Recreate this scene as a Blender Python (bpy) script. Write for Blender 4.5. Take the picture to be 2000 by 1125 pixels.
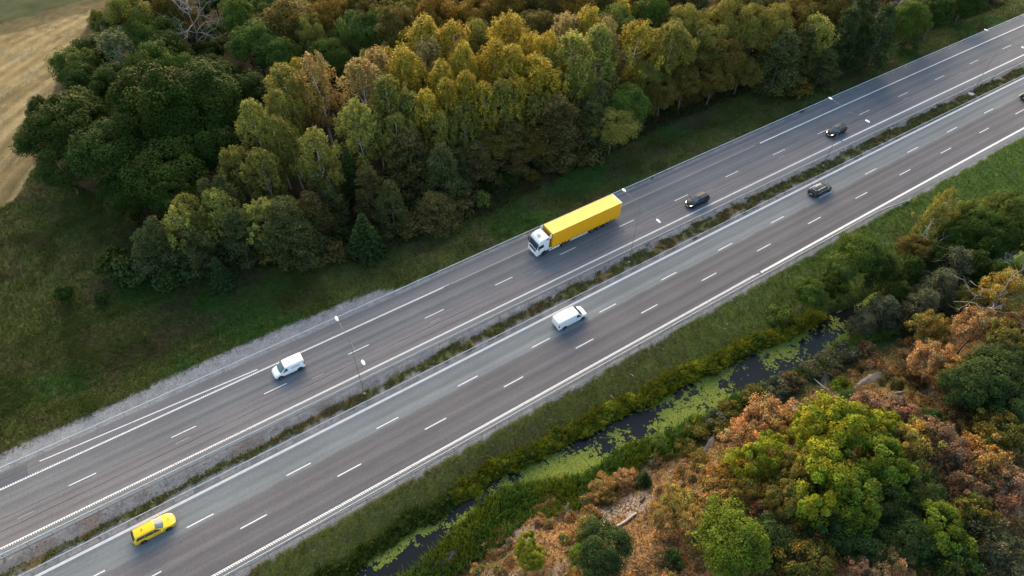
import bpy, math, random
import numpy as np
from mathutils import Matrix, Vector

sc = bpy.context.scene
for o in list(bpy.data.objects): bpy.data.objects.remove(o)
COL = sc.collection
R = math.radians

# ------------------------------------------------------------------ camera
F_PX, PITCH, ROLL, CAM_H, HEAD = 1333.0, 49.0817, 1.3907, 78.0324, 33.8995
cam = bpy.data.cameras.new('drone_camera')
cam.sensor_width = 36.0; cam.lens = F_PX / 2000 * 36
cam.clip_start = 0.5; cam.clip_end = 3000
camo = bpy.data.objects.new('drone_camera', cam); COL.objects.link(camo)
CM = Matrix.Rotation(R(-(90 - 0) + 90 - HEAD), 4, 'Z') @ Matrix.Rotation(R(90 - PITCH), 4, 'X') @ Matrix.Rotation(R(ROLL), 4, 'Z')
camo.matrix_world = Matrix.Translation((0, 0, CAM_H)) @ CM
sc.camera = camo
CM3 = np.array(CM.to_3x3())

# ------------------------------------------------------------------ light: soft evening sky
SUN_EL, SUN_AZ = 12.0, 66.0       # azimuth measured from +X towards +Y
w = bpy.data.worlds.new('World'); sc.world = w; w.use_nodes = True
nt = w.node_tree; nt.nodes.clear()
sky = nt.nodes.new('ShaderNodeTexSky'); sky.sky_type = 'NISHITA'; sky.sun_disc = False
sky.sun_elevation = R(SUN_EL); sky.sun_rotation = R(90 - SUN_AZ)
sky.air_density = 1.0; sky.dust_density = 3.0; sky.ozone_density = 1.0
bg = nt.nodes.new('ShaderNodeBackground'); bg.inputs['Strength'].default_value = 0.15
wo = nt.nodes.new('ShaderNodeOutputWorld')
nt.links.new(sky.outputs[0], bg.inputs[0]); nt.links.new(bg.outputs[0], wo.inputs[0])
sun = bpy.data.lights.new('sun', 'SUN'); sun.energy = 2.4; sun.angle = R(76); sun.color = (1.0, 0.76, 0.45)
suno = bpy.data.objects.new('sun', sun); COL.objects.link(suno)
sd = Vector((math.cos(R(SUN_EL)) * math.cos(R(SUN_AZ)), math.cos(R(SUN_EL)) * math.sin(R(SUN_AZ)), math.sin(R(SUN_EL))))
suno.rotation_euler = sd.to_track_quat('Z', 'Y').to_euler(); suno.location = (0, 60, 120)
sc.view_settings.view_transform = 'Standard'; sc.view_settings.look = 'None'
sc.view_settings.exposure = 1.9; sc.view_settings.gamma = 1.0
sc.cycles.max_bounces = 6; sc.cycles.diffuse_bounces = 3; sc.cycles.transmission_bounces = 4
sc.cycles.transparent_max_bounces = 6

# ------------------------------------------------------------------ helpers: noise, road frame, terrain
def _h(ix, iy, seed):
    n = (ix.astype(np.int64) * 374761393 + iy.astype(np.int64) * 668265263 + seed * 974634777) & 0xFFFFFFFF
    n = ((n ^ (n >> 13)) * 1274126177) & 0xFFFFFFFF
    n = n ^ (n >> 16)
    return (n & 0xFFFFFF) / float(0xFFFFFF)
def vn(x, y, seed=0):
    x = np.asarray(x, float); y = np.asarray(y, float)
    ix = np.floor(x); iy = np.floor(y); fx = x - ix; fy = y - iy
    fx = fx * fx * (3 - 2 * fx); fy = fy * fy * (3 - 2 * fy)
    a = _h(ix, iy, seed); b = _h(ix + 1, iy, seed); c = _h(ix, iy + 1, seed); d = _h(ix + 1, iy + 1, seed)
    return (a * (1 - fx) + b * fx) * (1 - fy) + (c * (1 - fx) + d * fx) * fy
def fbm(x, y, seed=0, oct=4):
    v = 0; amp = .5; t = 0
    for i in range(oct):
        v = v + amp * vn(np.asarray(x) * 2 ** i + 17.3 * i, np.asarray(y) * 2 ** i - 9.1 * i, seed + i); t += amp; amp *= .5
    return v / t
def sstep(a, b, x):
    t = np.clip((np.asarray(x, float) - a) / (b - a), 0, 1); return t * t * (3 - 2 * t)
def curve(s):
    s = np.clip(s, -80, 230); return 0.11574e-4 * s * s / 2 - 1.0441e-6 * s ** 3 / 6
def P(s, o, z=0.0): return (float(s), float(o + curve(s)), float(z))

WU_S = [-60, 0, 10, 19, 27, 39, 55, 70, 87, 110, 140, 200]; WU_O = [31.5, 31.2, 31.7, 32.1, 31.6, 30.6, 29.6, 28.0, 26.3, 24.5, 22.5, 18]
WL_S = [-60, 0, 5, 12, 18, 24, 30, 39, 51, 65, 80, 94, 120, 200]; WL_O = [28.5, 28, 27.9, 29.6, 29.9, 28.4, 26.8, 26.0, 24.3, 22.8, 22.0, 20.6, 19, 13]
def wu(s): return np.interp(s, WU_S, WU_O) + (vn(np.asarray(s) * .35, np.asarray(s) * 0, 5) - .5) * .9
def wl(s): return np.interp(s, WL_S, WL_O) + (vn(np.asarray(s) * .3, np.asarray(s) * 0 + 7, 6) - .5) * 1.4
WATER_Z = -2.0
def terr_so(s, o):
    s = np.asarray(s, float); o = np.asarray(o, float)
    z = np.full(np.broadcast(s, o).shape, -0.04)
    north = sstep(66.6, 73, o)
    z = z - .8 * north + sstep(69, 76, o) * (fbm(s * .11, o * .11, 11) - .5) * .8 + sstep(66.8, 70, o) * (fbm(s * .6, o * .6, 12) - .5) * .22
    U, L = wu(s), wl(s)
    tb = np.clip((36.4 - o) / np.maximum(36.4 - U, .5), 0, 1)
    z = z - 1.98 * (tb ** 1.15) * (o < 36.4) + (o < 36.2) * sstep(36.2, 34.5, o) * (fbm(s * .5, o * .5, 13) - .5) * .25
    inw = np.clip(np.minimum(U - o, o - L), 0, 2)
    z = np.where((o < U) & (o > L), -2.02 - .45 * inw, z)
    d = L - o
    hh = 5.6 + 2.2 * (fbm(s * .05, o * .05, 14) - .5)
    hill = -2.0 + .45 * sstep(0, 1.2, d) + (hh + 1.4) * sstep(2.2, 15, d) + sstep(3, 7, d) * (fbm(s * .16, o * .16, 15) - .5) * 2.6 \
        + sstep(2.5, 5, d) * (fbm(s * .7, o * .7, 16) - .5) * .7 + np.clip(d - 15, 0, 60) * .03
    z = np.where(d > 0, hill, z)
    return z
def terr(x, y): return terr_so(np.asarray(x, float), np.asarray(y, float) - curve(np.asarray(x, float)))
def tz(x, y): return float(terr(np.array([x]), np.array([y]))[0])
def proj(x, y, z):                     # world point -> pixel of the 2000 x 1125 photograph
    v = CM3.T @ np.array([x, y, z - CAM_H]); return 1000 + F_PX * v[0] / -v[2], 562.5 - F_PX * v[1] / -v[2]
def ground(px, py, h=0.0, flat=None):  # point of the ground under something of height h seen at that pixel
    d = CM3 @ np.array([(px - 1000) / F_PX, -(py - 562.5) / F_PX, -1.0])
    z = 0.0 if flat is None else flat
    for i in range(10):
        t = (z + h - CAM_H) / d[2]; x, y = d[0] * t, d[1] * t
        if flat is None: z = .5 * z + .5 * tz(x, y)
    return x, y, z

# ------------------------------------------------------------------ helpers: objects and tags
def link(o, parent=None):
    COL.objects.link(o)
    if parent is not None: o.parent = parent
    return o
def tag(o, label=None, cat=None, group=None, kind=None):
    if label: o['label'] = label
    if cat: o['category'] = cat
    if group: o['group'] = group
    if kind: o['kind'] = kind
    return o
def empty(name, loc=(0, 0, 0), rz=0.0):
    o = bpy.data.objects.new(name, None); o.empty_display_size = .5; o.location = loc; o.rotation_euler = (0, 0, rz)
    return link(o)
def mesh_np(name, V, faces_list, cols=None, uv=None, smooth=False):
    """faces_list: list of int arrays (n,3) or (n,4)"""
    me = bpy.data.meshes.new(name)
    V = np.asarray(V, np.float32); me.vertices.add(len(V)); me.vertices.foreach_set('co', V.ravel())
    idx = np.concatenate([f.ravel() for f in faces_list]).astype(np.int32)
    tot = np.concatenate([np.full(len(f), f.shape[1]) for f in faces_list]).astype(np.int32)
    st = np.concatenate([[0], np.cumsum(tot)[:-1]]).astype(np.int32)
    me.loops.add(len(idx)); me.loops.foreach_set('vertex_index', idx)
    me.polygons.add(len(tot)); me.polygons.foreach_set('loop_start', st); me.polygons.foreach_set('loop_total', tot)
    if smooth: me.polygons.foreach_set('use_smooth', np.ones(len(tot), bool))
    if cols is not None:
        a = me.color_attributes.new('Col', 'FLOAT_COLOR', 'POINT')
        c = np.ones((len(V), 4), np.float32); c[:, :3] = cols; a.data.foreach_set('color', c.ravel())
    if uv is not None:
        l = me.uv_layers.new(name='UVMap'); l.data.foreach_set('uv', np.asarray(uv, np.float32)[idx].ravel())
    me.update(calc_edges=True); me.validate()
    return me
def obj(name, me, mat=None, parent=None):
    o = bpy.data.objects.new(name, me)
    if mat is not None and not me.materials: me.materials.append(mat)
    return link(o, parent)

class MB:
    """collects shapes for one mesh object"""
    def __init__(s): s.v = []; s.f = []
    def add(s, vs, fs):
        n = len(s.v); s.v += [tuple(v) for v in vs]; s.f += [tuple(i + n for i in f) for f in fs]; return s
    def box(s, c, d, b=0.0):
        x, y, z = c; a, bb, cc = d[0] / 2, d[1] / 2, d[2] / 2
        if b <= 0:
            vs = [(x + i * a, y + j * bb, z + k * cc) for k in (-1, 1) for j in (-1, 1) for i in (-1, 1)]
            return s.add(vs, [(0, 2, 3, 1), (4, 5, 7, 6), (0, 1, 5, 4), (2, 6, 7, 3), (0, 4, 6, 2), (1, 3, 7, 5)])
        b = min(b, a * .9, bb * .9, cc * .9)
        ring = []
        for (zz, ins) in ((-cc, b), (-cc + b, 0), (cc - b, 0), (cc, b)):
            A, B = a - ins, bb - ins; q = b if ins == 0 else b * .4
            ring.append([(x + px, y + py, z + zz) for px, py in ((-A + q, -B), (A - q, -B), (A, -B + q), (A, B - q), (A - q, B), (-A + q, B), (-A, B - q), (-A, -B + q))])
        vs = sum(ring, []); fs = [tuple(range(7, -1, -1)), tuple(24 + i for i in range(8))]
        for r in range(3):
            for i in range(8): fs.append((r * 8 + i, r * 8 + (i + 1) % 8, r * 8 + 8 + (i + 1) % 8, r * 8 + 8 + i))
        return s.add(vs, fs)
    def tube(s, pts, rad, n=8, cap=True):
        pts = [Vector(p) for p in pts]; rad = rad if hasattr(rad, '__len__') else [rad] * len(pts)
        vs = []; fs = []; up = None
        for i, p in enumerate(pts):
            t = (pts[min(i + 1, len(pts) - 1)] - pts[max(i - 1, 0)]).normalized()
            a = t.orthogonal().normalized() if up is None else (up - t * up.dot(t)).normalized()
            up = a; b = t.cross(a)
            for k in range(n):
                an = 2 * math.pi * k / n; vs.append(p + (a * math.cos(an) + b * math.sin(an)) * rad[i])
        for i in range(len(pts) - 1):
            for k in range(n): fs.append((i * n + k, i * n + (k + 1) % n, (i + 1) * n + (k + 1) % n, (i + 1) * n + k))
        if cap: fs += [tuple(range(n - 1, -1, -1)), tuple((len(pts) - 1) * n + k for k in range(n))]
        return s.add(vs, fs)
    def prism(s, poly, y0, y1, b=0.0):     # polygon in x,z (anticlockwise seen from -y) extruded along y
        n = len(poly)
        if b <= 0:
            vs = [(x, y0, z) for x, z in poly] + [(x, y1, z) for x, z in poly]
            fs = [tuple(range(n)), tuple(range(2 * n - 1, n - 1, -1))] + [(i, i + n, (i + 1) % n + n, (i + 1) % n) for i in range(n)]
            return s.add(vs, fs)
        cx = sum(p[0] for p in poly) / n; cz = sum(p[1] for p in poly) / n
        def ins(p): 
            dx, dz = cx - p[0], cz - p[1]; l = math.hypot(dx, dz) or 1; return (p[0] + dx / l * b, p[1] + dz / l * b)
        rows = [([ins(p) for p in poly], y0), (poly, y0 + b), (poly, y1 - b), ([ins(p) for p in poly], y1)]
        vs = [(x, y, z) for pl, y in rows for x, z in pl]
        fs = [tuple(range(n)), tuple(range(4 * n - 1, 3 * n - 1, -1))]
        for r in range(3): fs += [(r * n + i, r * n + n + i, r * n + n + (i + 1) % n, r * n + (i + 1) % n) for i in range(n)]
        return s.add(vs, fs)
    def ellipsoid(s, c, r, n=12, m=8):
        vs = [(c[0], c[1], c[2] - r[2])]
        for j in range(1, m):
            ph = -math.pi / 2 + math.pi * j / m
            for k in range(n):
                th = 2 * math.pi * k / n; vs.append((c[0] + r[0] * math.cos(ph) * math.cos(th), c[1] + r[1] * math.cos(ph) * math.sin(th), c[2] + r[2] * math.sin(ph)))
        vs.append((c[0], c[1], c[2] + r[2])); fs = [(0, 1 + (k + 1) % n, 1 + k) for k in range(n)]
        for j in range(m - 2):
            for k in range(n): fs.append((1 + j * n + k, 1 + j * n + (k + 1) % n, 1 + (j + 1) * n + (k + 1) % n, 1 + (j + 1) * n + k))
        L = len(vs) - 1; fs += [(L, 1 + (m - 2) * n + k, 1 + (m - 2) * n + (k + 1) % n) for k in range(n)]
        return s.add(vs, fs)
    def quad(s, a, b, c, d): return s.add([a, b, c, d], [(0, 1, 2, 3)])
    def build(s, name, mat, parent=None, smooth=False):
        me = bpy.data.meshes.new(name); me.from_pydata([tuple(v) for v in s.v], [], s.f); me.update()
        if smooth: me.polygons.foreach_set('use_smooth', [True] * len(me.polygons))
        return obj(name, me, mat, parent)

# ------------------------------------------------------------------ materials
def mat_new(name):
    m = bpy.data.materials.new(name); m.use_nodes = True; n = m.node_tree.nodes; b = n['Principled BSDF']
    return m, m.node_tree, b
def paint(name, col, rough=.4, metal=0.0, coat=0.0, var=.12, scale=6.0, spec=.5, emit=None):
    m, t, b = mat_new(name)
    tc = t.nodes.new('ShaderNodeTexCoord'); nz = t.nodes.new('ShaderNodeTexNoise'); nz.inputs['Scale'].default_value = scale; nz.inputs['Detail'].default_value = 5
    t.links.new(tc.outputs['Object'], nz.inputs['Vector'])
    mr = t.nodes.new('ShaderNodeMapRange'); mr.inputs[3].default_value = 1 - var; mr.inputs[4].default_value = 1 + var
    t.links.new(nz.outputs['Fac'], mr.inputs[0])
    mx = t.nodes.new('ShaderNodeMix'); mx.data_type = 'RGBA'; mx.blend_type = 'MULTIPLY'; mx.inputs[0].default_value = 1
    mx.inputs[6].default_value = (*col, 1); t.links.new(mr.outputs[0], mx.inputs[7]); t.links.new(mx.outputs[2], b.inputs['Base Color'])
    b.inputs['Roughness'].default_value = rough; b.inputs['Metallic'].default_value = metal
    b.inputs['Coat Weight'].default_value = coat; b.inputs['Coat Roughness'].default_value = .08; b.inputs['Specular IOR Level'].default_value = spec
    if emit: b.inputs['Emission Color'].default_value = (*emit[0], 1); b.inputs['Emission Strength'].default_value = emit[1]
    return m
def leaf_mat(name, transl=.22, rough=.6):
    m, t, b = mat_new(name)
    at = t.nodes.new('ShaderNodeAttribute'); at.attribute_name = 'Col'; oi = t.nodes.new('ShaderNodeObjectInfo')
    mx = t.nodes.new('ShaderNodeMix'); mx.data_type = 'RGBA'; mx.blend_type = 'MULTIPLY'; mx.inputs[0].default_value = 1
    t.links.new(at.outputs['Color'], mx.inputs[6]); t.links.new(oi.outputs['Color'], mx.inputs[7])
    t.links.new(mx.outputs[2], b.inputs['Base Color']); b.inputs['Roughness'].default_value = rough; b.inputs['Specular IOR Level'].default_value = .03
    tr = t.nodes.new('ShaderNodeBsdfTranslucent'); t.links.new(mx.outputs[2], tr.inputs['Color'])
    ms = t.nodes.new('ShaderNodeMixShader'); ms.inputs[0].default_value = transl
    t.links.new(b.outputs[0], ms.inputs[1]); t.links.new(tr.outputs[0], ms.inputs[2]); t.links.new(ms.outputs[0], t.nodes['Material Output'].inputs[0])
    return m
M = {}
M['leaf'] = leaf_mat('leaves')
M['needle'] = leaf_mat('needles', .1)
M['grass'] = leaf_mat('grass_blades', .2)
M['bark_white'] = paint('birch_bark', (.55, .52, .48), .8, var=.5, scale=3)
M['bark'] = paint('brown_bark', (.10, .075, .055), .9, var=.35, scale=4)
M['bark_grey'] = paint('dead_wood', (.25, .23, .22), .85, var=.3, scale=4)
M['steel'] = paint('galvanised_steel', (.44, .48, .51), .5, .0, var=.15, scale=2)
M['pole'] = paint('pole_steel', (.14, .14, .145), .7, 0, var=.2, scale=3)
M['steel_dull'] = paint('dull_steel', (.30, .31, .32), .6, .3, var=.2, scale=3)
M['lampwhite'] = paint('lamp_housing_white', (.90, .91, .92), .35, var=.03)
M['concrete'] = paint('concrete', (.34, .33, .32), .85, var=.2, scale=5)
M['rubber'] = paint('tyre_rubber', (.018, .018, .019), .8, var=.3)
M['black'] = paint('black_plastic', (.015, .015, .017), .5, var=.2)
M['arch'] = paint('wheel_arch_black', (.008, .008, .009), .9, var=.2)
M['rim'] = paint('alloy_rim', (.34, .35, .37), .35, .7, var=.15)
M['glass'] = paint('dark_window_glass', (.02, .035, .04), .06, 0, 0, .15, 2, spec=.8)
M['glass_teal'] = paint('tinted_windscreen_glass', (.035, .10, .11), .08, 0, 0, .15, 2, spec=.8)
M['glass_grey'] = paint('grey_windscreen_glass', (.07, .105, .12), .12, 0, 0, .15, 2, spec=.8)
M['white'] = paint('white_car_paint', (.88, .88, .88), .3, 0, .4, .03, 1.5)
M['yellow_car'] = paint('yellow_car_paint', (.82, .53, .0), .3, 0, .4, .05, 1.5)
M['black_car'] = paint('black_car_paint', (.012, .013, .017), .35, 0, .12, .15, 1.5, spec=.25)
M['dark_car'] = paint('dark_green_car_paint', (.024, .027, .025), .35, 0, .15, .15, 1.5, spec=.3)
M['headlight'] = paint('headlight_lens', (.9, .88, .8), .15, var=.03, emit=((1, .93, .78), 1.6))
M['lens'] = paint('clear_lens', (.75, .76, .77), .15, var=.05)
M['tail'] = paint('red_tail_lamp', (.40, .02, .02), .25, var=.1)
M['orange'] = paint('orange_lamp', (.6, .2, .03), .3, var=.1)
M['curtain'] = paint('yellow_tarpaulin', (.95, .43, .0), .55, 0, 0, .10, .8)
M['roof_tarp'] = paint('lit_yellow_roof_tarpaulin', (.95, .62, .10), .5, 0, 0, .06, .5)  # light from above put into the roof colour, paler than the side curtain
M['bulkhead'] = paint('yellow_front_board', (.55, .32, .01), .55, var=.15, scale=1)
M['letter'] = paint('brown_red_lettering', (.16, .035, .01), .6, var=.1)
M['logo'] = paint('blue_lettering', (.035, .07, .22), .5, var=.1)
M['plate'] = paint('number_plate', (.7, .7, .72), .5, var=.05)
M['silver'] = paint('silver_trim', (.62, .64, .66), .3, .5, var=.05)
# ------------------------------------------------------------------ the ground: one sheet, coloured by what grows or lies there
FIELD_S = [-32, -24.2, -19.5, -17.8, -9.4, -1.6, 4, 12, 60]; FIELD_O = [108, 118.8, 127.9, 143.2, 161.7, 177, 190, 215, 300]   # field lies beyond this edge (smaller s)
def field_mask(s, o):
    es = np.interp(o, [100, 112, 118.8, 127.9, 143.2, 161.7, 177, 190, 260], [-80, -32, -22.2, -17.5, -14.3, -6, 1, 6, 32])
    far = 178.5 + (s + 20) * .12
    return (s < es + (fbm(s * .3, o * .3, 21) - .5) * 2.5) & (o > 100) & (o < far)
FRONT_S = [-60, -30, -18, -8, -2, 11, 21, 44, 67, 91, 115, 137, 176, 230]; FRONT_O = [400, 140, 124, 104, 89, 80.6, 76.5, 75.4, 77, 78.5, 78, 77, 73.5, 72]
def forest_d(s, o): return o - np.interp(s, FRONT_S, FRONT_O)
def mixc(a, b, t): return a * (1 - t[..., None]) + np.asarray(b) * t[..., None]
def ground_col(s, o):
    s = np.asarray(s, float); o = np.asarray(o, float)
    n1 = fbm(s * .08, o * .08, 31); n2 = fbm(s * .35, o * .35, 32); n3 = fbm(s * 1.3, o * 1.3, 33, 3)
    g = np.ones(s.shape + (3,)) * np.array([.054, .068, .016])
    g = mixc(g, [.072, .074, .022], sstep(.45, .7, n2)); g = mixc(g, [.038, .078, .015], sstep(.48, .7, n1)); g = mixc(g, [.070, .056, .028], sstep(.58, .78, fbm(s * .2, o * .2, 34)) * .7)
    # streaks of mown grass along the verge
    g = g * (0.85 + .3 * fbm(s * .06, o * 1.3, 35))[..., None]
    # gravel beside the upper carriageway
    lim = np.interp(s, [-60, -30, -18, -4, 7, 16, 20, 24, 60], [67.0, 67.0, 67.2, 67.5, 67.4, 66.9, 66.6, 64.9, 64.7]) + (fbm(s * .8, o * .8, 36) - .5) * .6
    gravel = np.ones_like(g) * np.array([.20, .205, .215]) * (.75 + .5 * n3)[..., None]
    g = np.where(((o > 50) & (o < lim))[..., None], gravel, g)
    # median: gravel with a weedy ridge
    ridge = np.interp(s, [-40, 0, 60, 100, 140, 200], [50.4, 50.7, 50.8, 50.6, 50.3, 50.1]); wid = np.interp(s, [-40, 0, 60, 120, 200], [.55, .75, 1.05, 1.4, 1.6])
    mg = np.ones_like(g) * np.array([.16, .162, .17]) * (.6 + .8 * n3)[..., None]
    mg = mixc(mg, [.13, .10, .085], sstep(.5, .75, n2) * .7)
    weed = np.exp(-((o - ridge) / wid) ** 2) * .9 + (fbm(s * .45, o * .9, 37) - .5) * 1.3
    mg = mixc(mg, [.078, .084, .028], sstep(.46, .66, weed)); mg = mixc(mg, [.10, .075, .03], sstep(.55, .7, weed) * sstep(.45, .6, fbm(s * .3, o * .3, 38)))
    g = np.where(((o > 48.3) & (o < 53.2))[..., None], mg, g)
    # gravel shoulder outside the lower rail
    sh = (o > 36.75 + (fbm(s * .7, o * .7, 39) - .5) * 1.0) & (o < 40)
    g = np.where(sh[..., None], np.ones_like(g) * np.array([.17, .172, .178]) * (.7 + .6 * n3)[..., None], g)
    # south verge
    U, L = wu(s), wl(s)
    sv = (o < 36.9) & ~sh & (o > U)
    v = np.ones_like(g) * np.array([.088, .095, .022]); v = mixc(v, [.080, .060, .030], sstep(.48, .72, fbm(s * .16, o * .3, 40)) * np.interp(s, [-40, 10, 60], [1, .75, .35])); v = mixc(v, [.066, .115, .018], sstep(35, 95, s) * .85)
    v = mixc(v, [.09, .085, .05], sstep(.62, .75, n3) * .5)
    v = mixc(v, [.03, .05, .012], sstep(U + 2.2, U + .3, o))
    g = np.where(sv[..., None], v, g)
    # pond bed and banks
    g = np.where(((o <= U) & (o >= L))[..., None], np.ones_like(g) * np.array([.012, .013, .010]), g)
    d = L - o
    litter = np.ones_like(g) * np.array([.135, .083, .042]); litter = mixc(litter, [.19, .11, .05], sstep(.45, .7, n2)); litter = mixc(litter, [.075, .05, .035], sstep(.55, .75, n3)); litter = mixc(litter, [.075, .072, .022], sstep(.55, .75, n1))
    rock = np.ones_like(g) * np.array([.19, .165, .155]) * (.55 + .9 * n3)[..., None]
    rk = sstep(.56, .66, fbm(s * .16 + o * .05, o * .3, 41)) * sstep(2.5, 5, d) * sstep(17, 11, d)
    litter = mixc(litter, [0, 0, 0], rk) + rock * rk[..., None]
    reed = np.ones_like(g) * np.array([.035, .062, .016])
    hb = mixc(reed, [0, 0, 0], sstep(2.5, 4.5, d)) + litter * sstep(2.5, 4.5, d)[..., None]
    g = np.where((d > 0)[..., None], hb, g)
    # forest floor
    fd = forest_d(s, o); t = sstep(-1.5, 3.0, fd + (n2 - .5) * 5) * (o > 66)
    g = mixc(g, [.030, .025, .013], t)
    # stubble field and the green crop beyond it
    fm = field_mask(s, o)
    a = R(58); u = (s + 60) * math.cos(a) + (o - 120) * math.sin(a); vv = -(s + 60) * math.sin(a) + (o - 120) * math.cos(a)
    st = fbm(u * .03, vv * .55 + .004 * (u - 20) ** 2, 42); st2 = fbm(u * .05, vv * 2.2 + .016 * (u - 20) ** 2, 43)
    fc = np.ones_like(g) * np.array([.175, .135, .062]); fc = mixc(fc, [.125, .098, .046], sstep(.42, .62, st)); fc = mixc(fc, [.21, .18, .105], sstep(.5, .72, st2) * .8); fc = fc * ((.85 + .3 * n3) * (1 + .17 * np.sin(1.9 * (vv + .004 * (u - 20) ** 2) + 4 * (st - .5))))[..., None]
    g = np.where(fm[..., None], fc, g)
    crop = (o > 178.5 + (s + 20) * .12) & (s < 20)
    g = np.where(crop[..., None], np.ones_like(g) * np.array([.022, .036, .012]) * (.8 + .4 * n2)[..., None], g)
    band = (o > 178.5 + (s + 20) * .12 - 1) & (o < 183.5 + (s + 20) * .12) & (s < 20)
    g = np.where(band[..., None], np.ones_like(g) * np.array([.07, .06, .025]) * (.6 + .8 * n3)[..., None], g)
    return g * (.86 + .28 * fbm(s * 2.1, o * 2.1, 44, 2))[..., None]

gs = np.concatenate([np.arange(-700, -60, 40), np.arange(-60, 215, .6), np.arange(215, 1000, 40)])
go = np.concatenate([np.arange(-700, -30, 40), np.arange(-30, 20, 1.0), np.arange(20, 80, .45), np.arange(80, 205, .8), np.arange(205, 1000, 40)])
GS, GO = np.meshgrid(gs, go, indexing='ij')
GZ = terr_so(GS, GO); V = np.stack([GS, GO + curve(GS), GZ], -1).reshape(-1, 3)
ii = np.arange(len(gs) - 1)[:, None] * len(go) + np.arange(len(go) - 1)[None]
Fq = np.stack([ii, ii + len(go), ii + len(go) + 1, ii + 1], -1).reshape(-1, 4)
m, t, b = mat_new('ground_cover')
at = t.nodes.new('ShaderNodeAttribute'); at.attribute_name = 'Col'
tc = t.nodes.new('ShaderNodeTexCoord'); n1 = t.nodes.new('ShaderNodeTexNoise'); n1.inputs['Scale'].default_value = 4.5; n1.inputs['Detail'].default_value = 8; n1.inputs['Roughness'].default_value = .7
t.links.new(tc.outputs['Object'], n1.inputs['Vector'])
mr = t.nodes.new('ShaderNodeMapRange'); mr.inputs[1].default_value = .28; mr.inputs[2].default_value = .72; mr.inputs[3].default_value = .5; mr.inputs[4].default_value = 1.5
t.links.new(n1.outputs['Fac'], mr.inputs[0])
mx = t.nodes.new('ShaderNodeMix'); mx.data_type = 'RGBA'; mx.blend_type = 'MULTIPLY'; mx.inputs[0].default_value = 1
t.links.new(at.outputs['Color'], mx.inputs[6]); t.links.new(mr.outputs[0], mx.inputs[7]); t.links.new(mx.outputs[2], b.inputs['Base Color'])
b.inputs['Roughness'].default_value = .95; b.inputs['Specular IOR Level'].default_value = .15
bp = t.nodes.new('ShaderNodeBump'); bp.inputs['Strength'].default_value = .5; bp.inputs['Distance'].default_value = .12
t.links.new(n1.outputs['Fac'], bp.inputs['Height']); t.links.new(bp.outputs[0], b.inputs['Normal'])
tag(obj('ground', mesh_np('ground', V, [Fq], ground_col(GS, GO).reshape(-1, 3), smooth=True), m), kind='structure')

# ------------------------------------------------------------------ roads
S0, S1 = -70.0, 225.0
def strip(name, o0, o1, z, mat, s0=S0, s1=S1, ds=1.5, no=2, kind='structure', jag=0):
    ss = np.arange(s0, s1 + .01, ds)
    A = o0(ss) if callable(o0) else np.full(len(ss), o0); B_ = o1(ss) if callable(o1) else np.full(len(ss), o1)
    k = np.linspace(0, 1, no)
    OO = A[:, None] * (1 - k) + B_[:, None] * k; SS = np.repeat(ss[:, None], no, 1)
    V = np.stack([SS, OO + curve(SS), np.full(SS.shape, z)], -1).reshape(-1, 3)
    ii = np.arange(len(ss) - 1)[:, None] * no + np.arange(no - 1)[None]
    F = np.stack([ii, ii + no, ii + no + 1, ii + 1], -1).reshape(-1, 4)
    o = obj(name, mesh_np(name, V, [F], uv=np.stack([SS, OO], -1).reshape(-1, 2)), mat)
    return tag(o, kind=kind)
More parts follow.
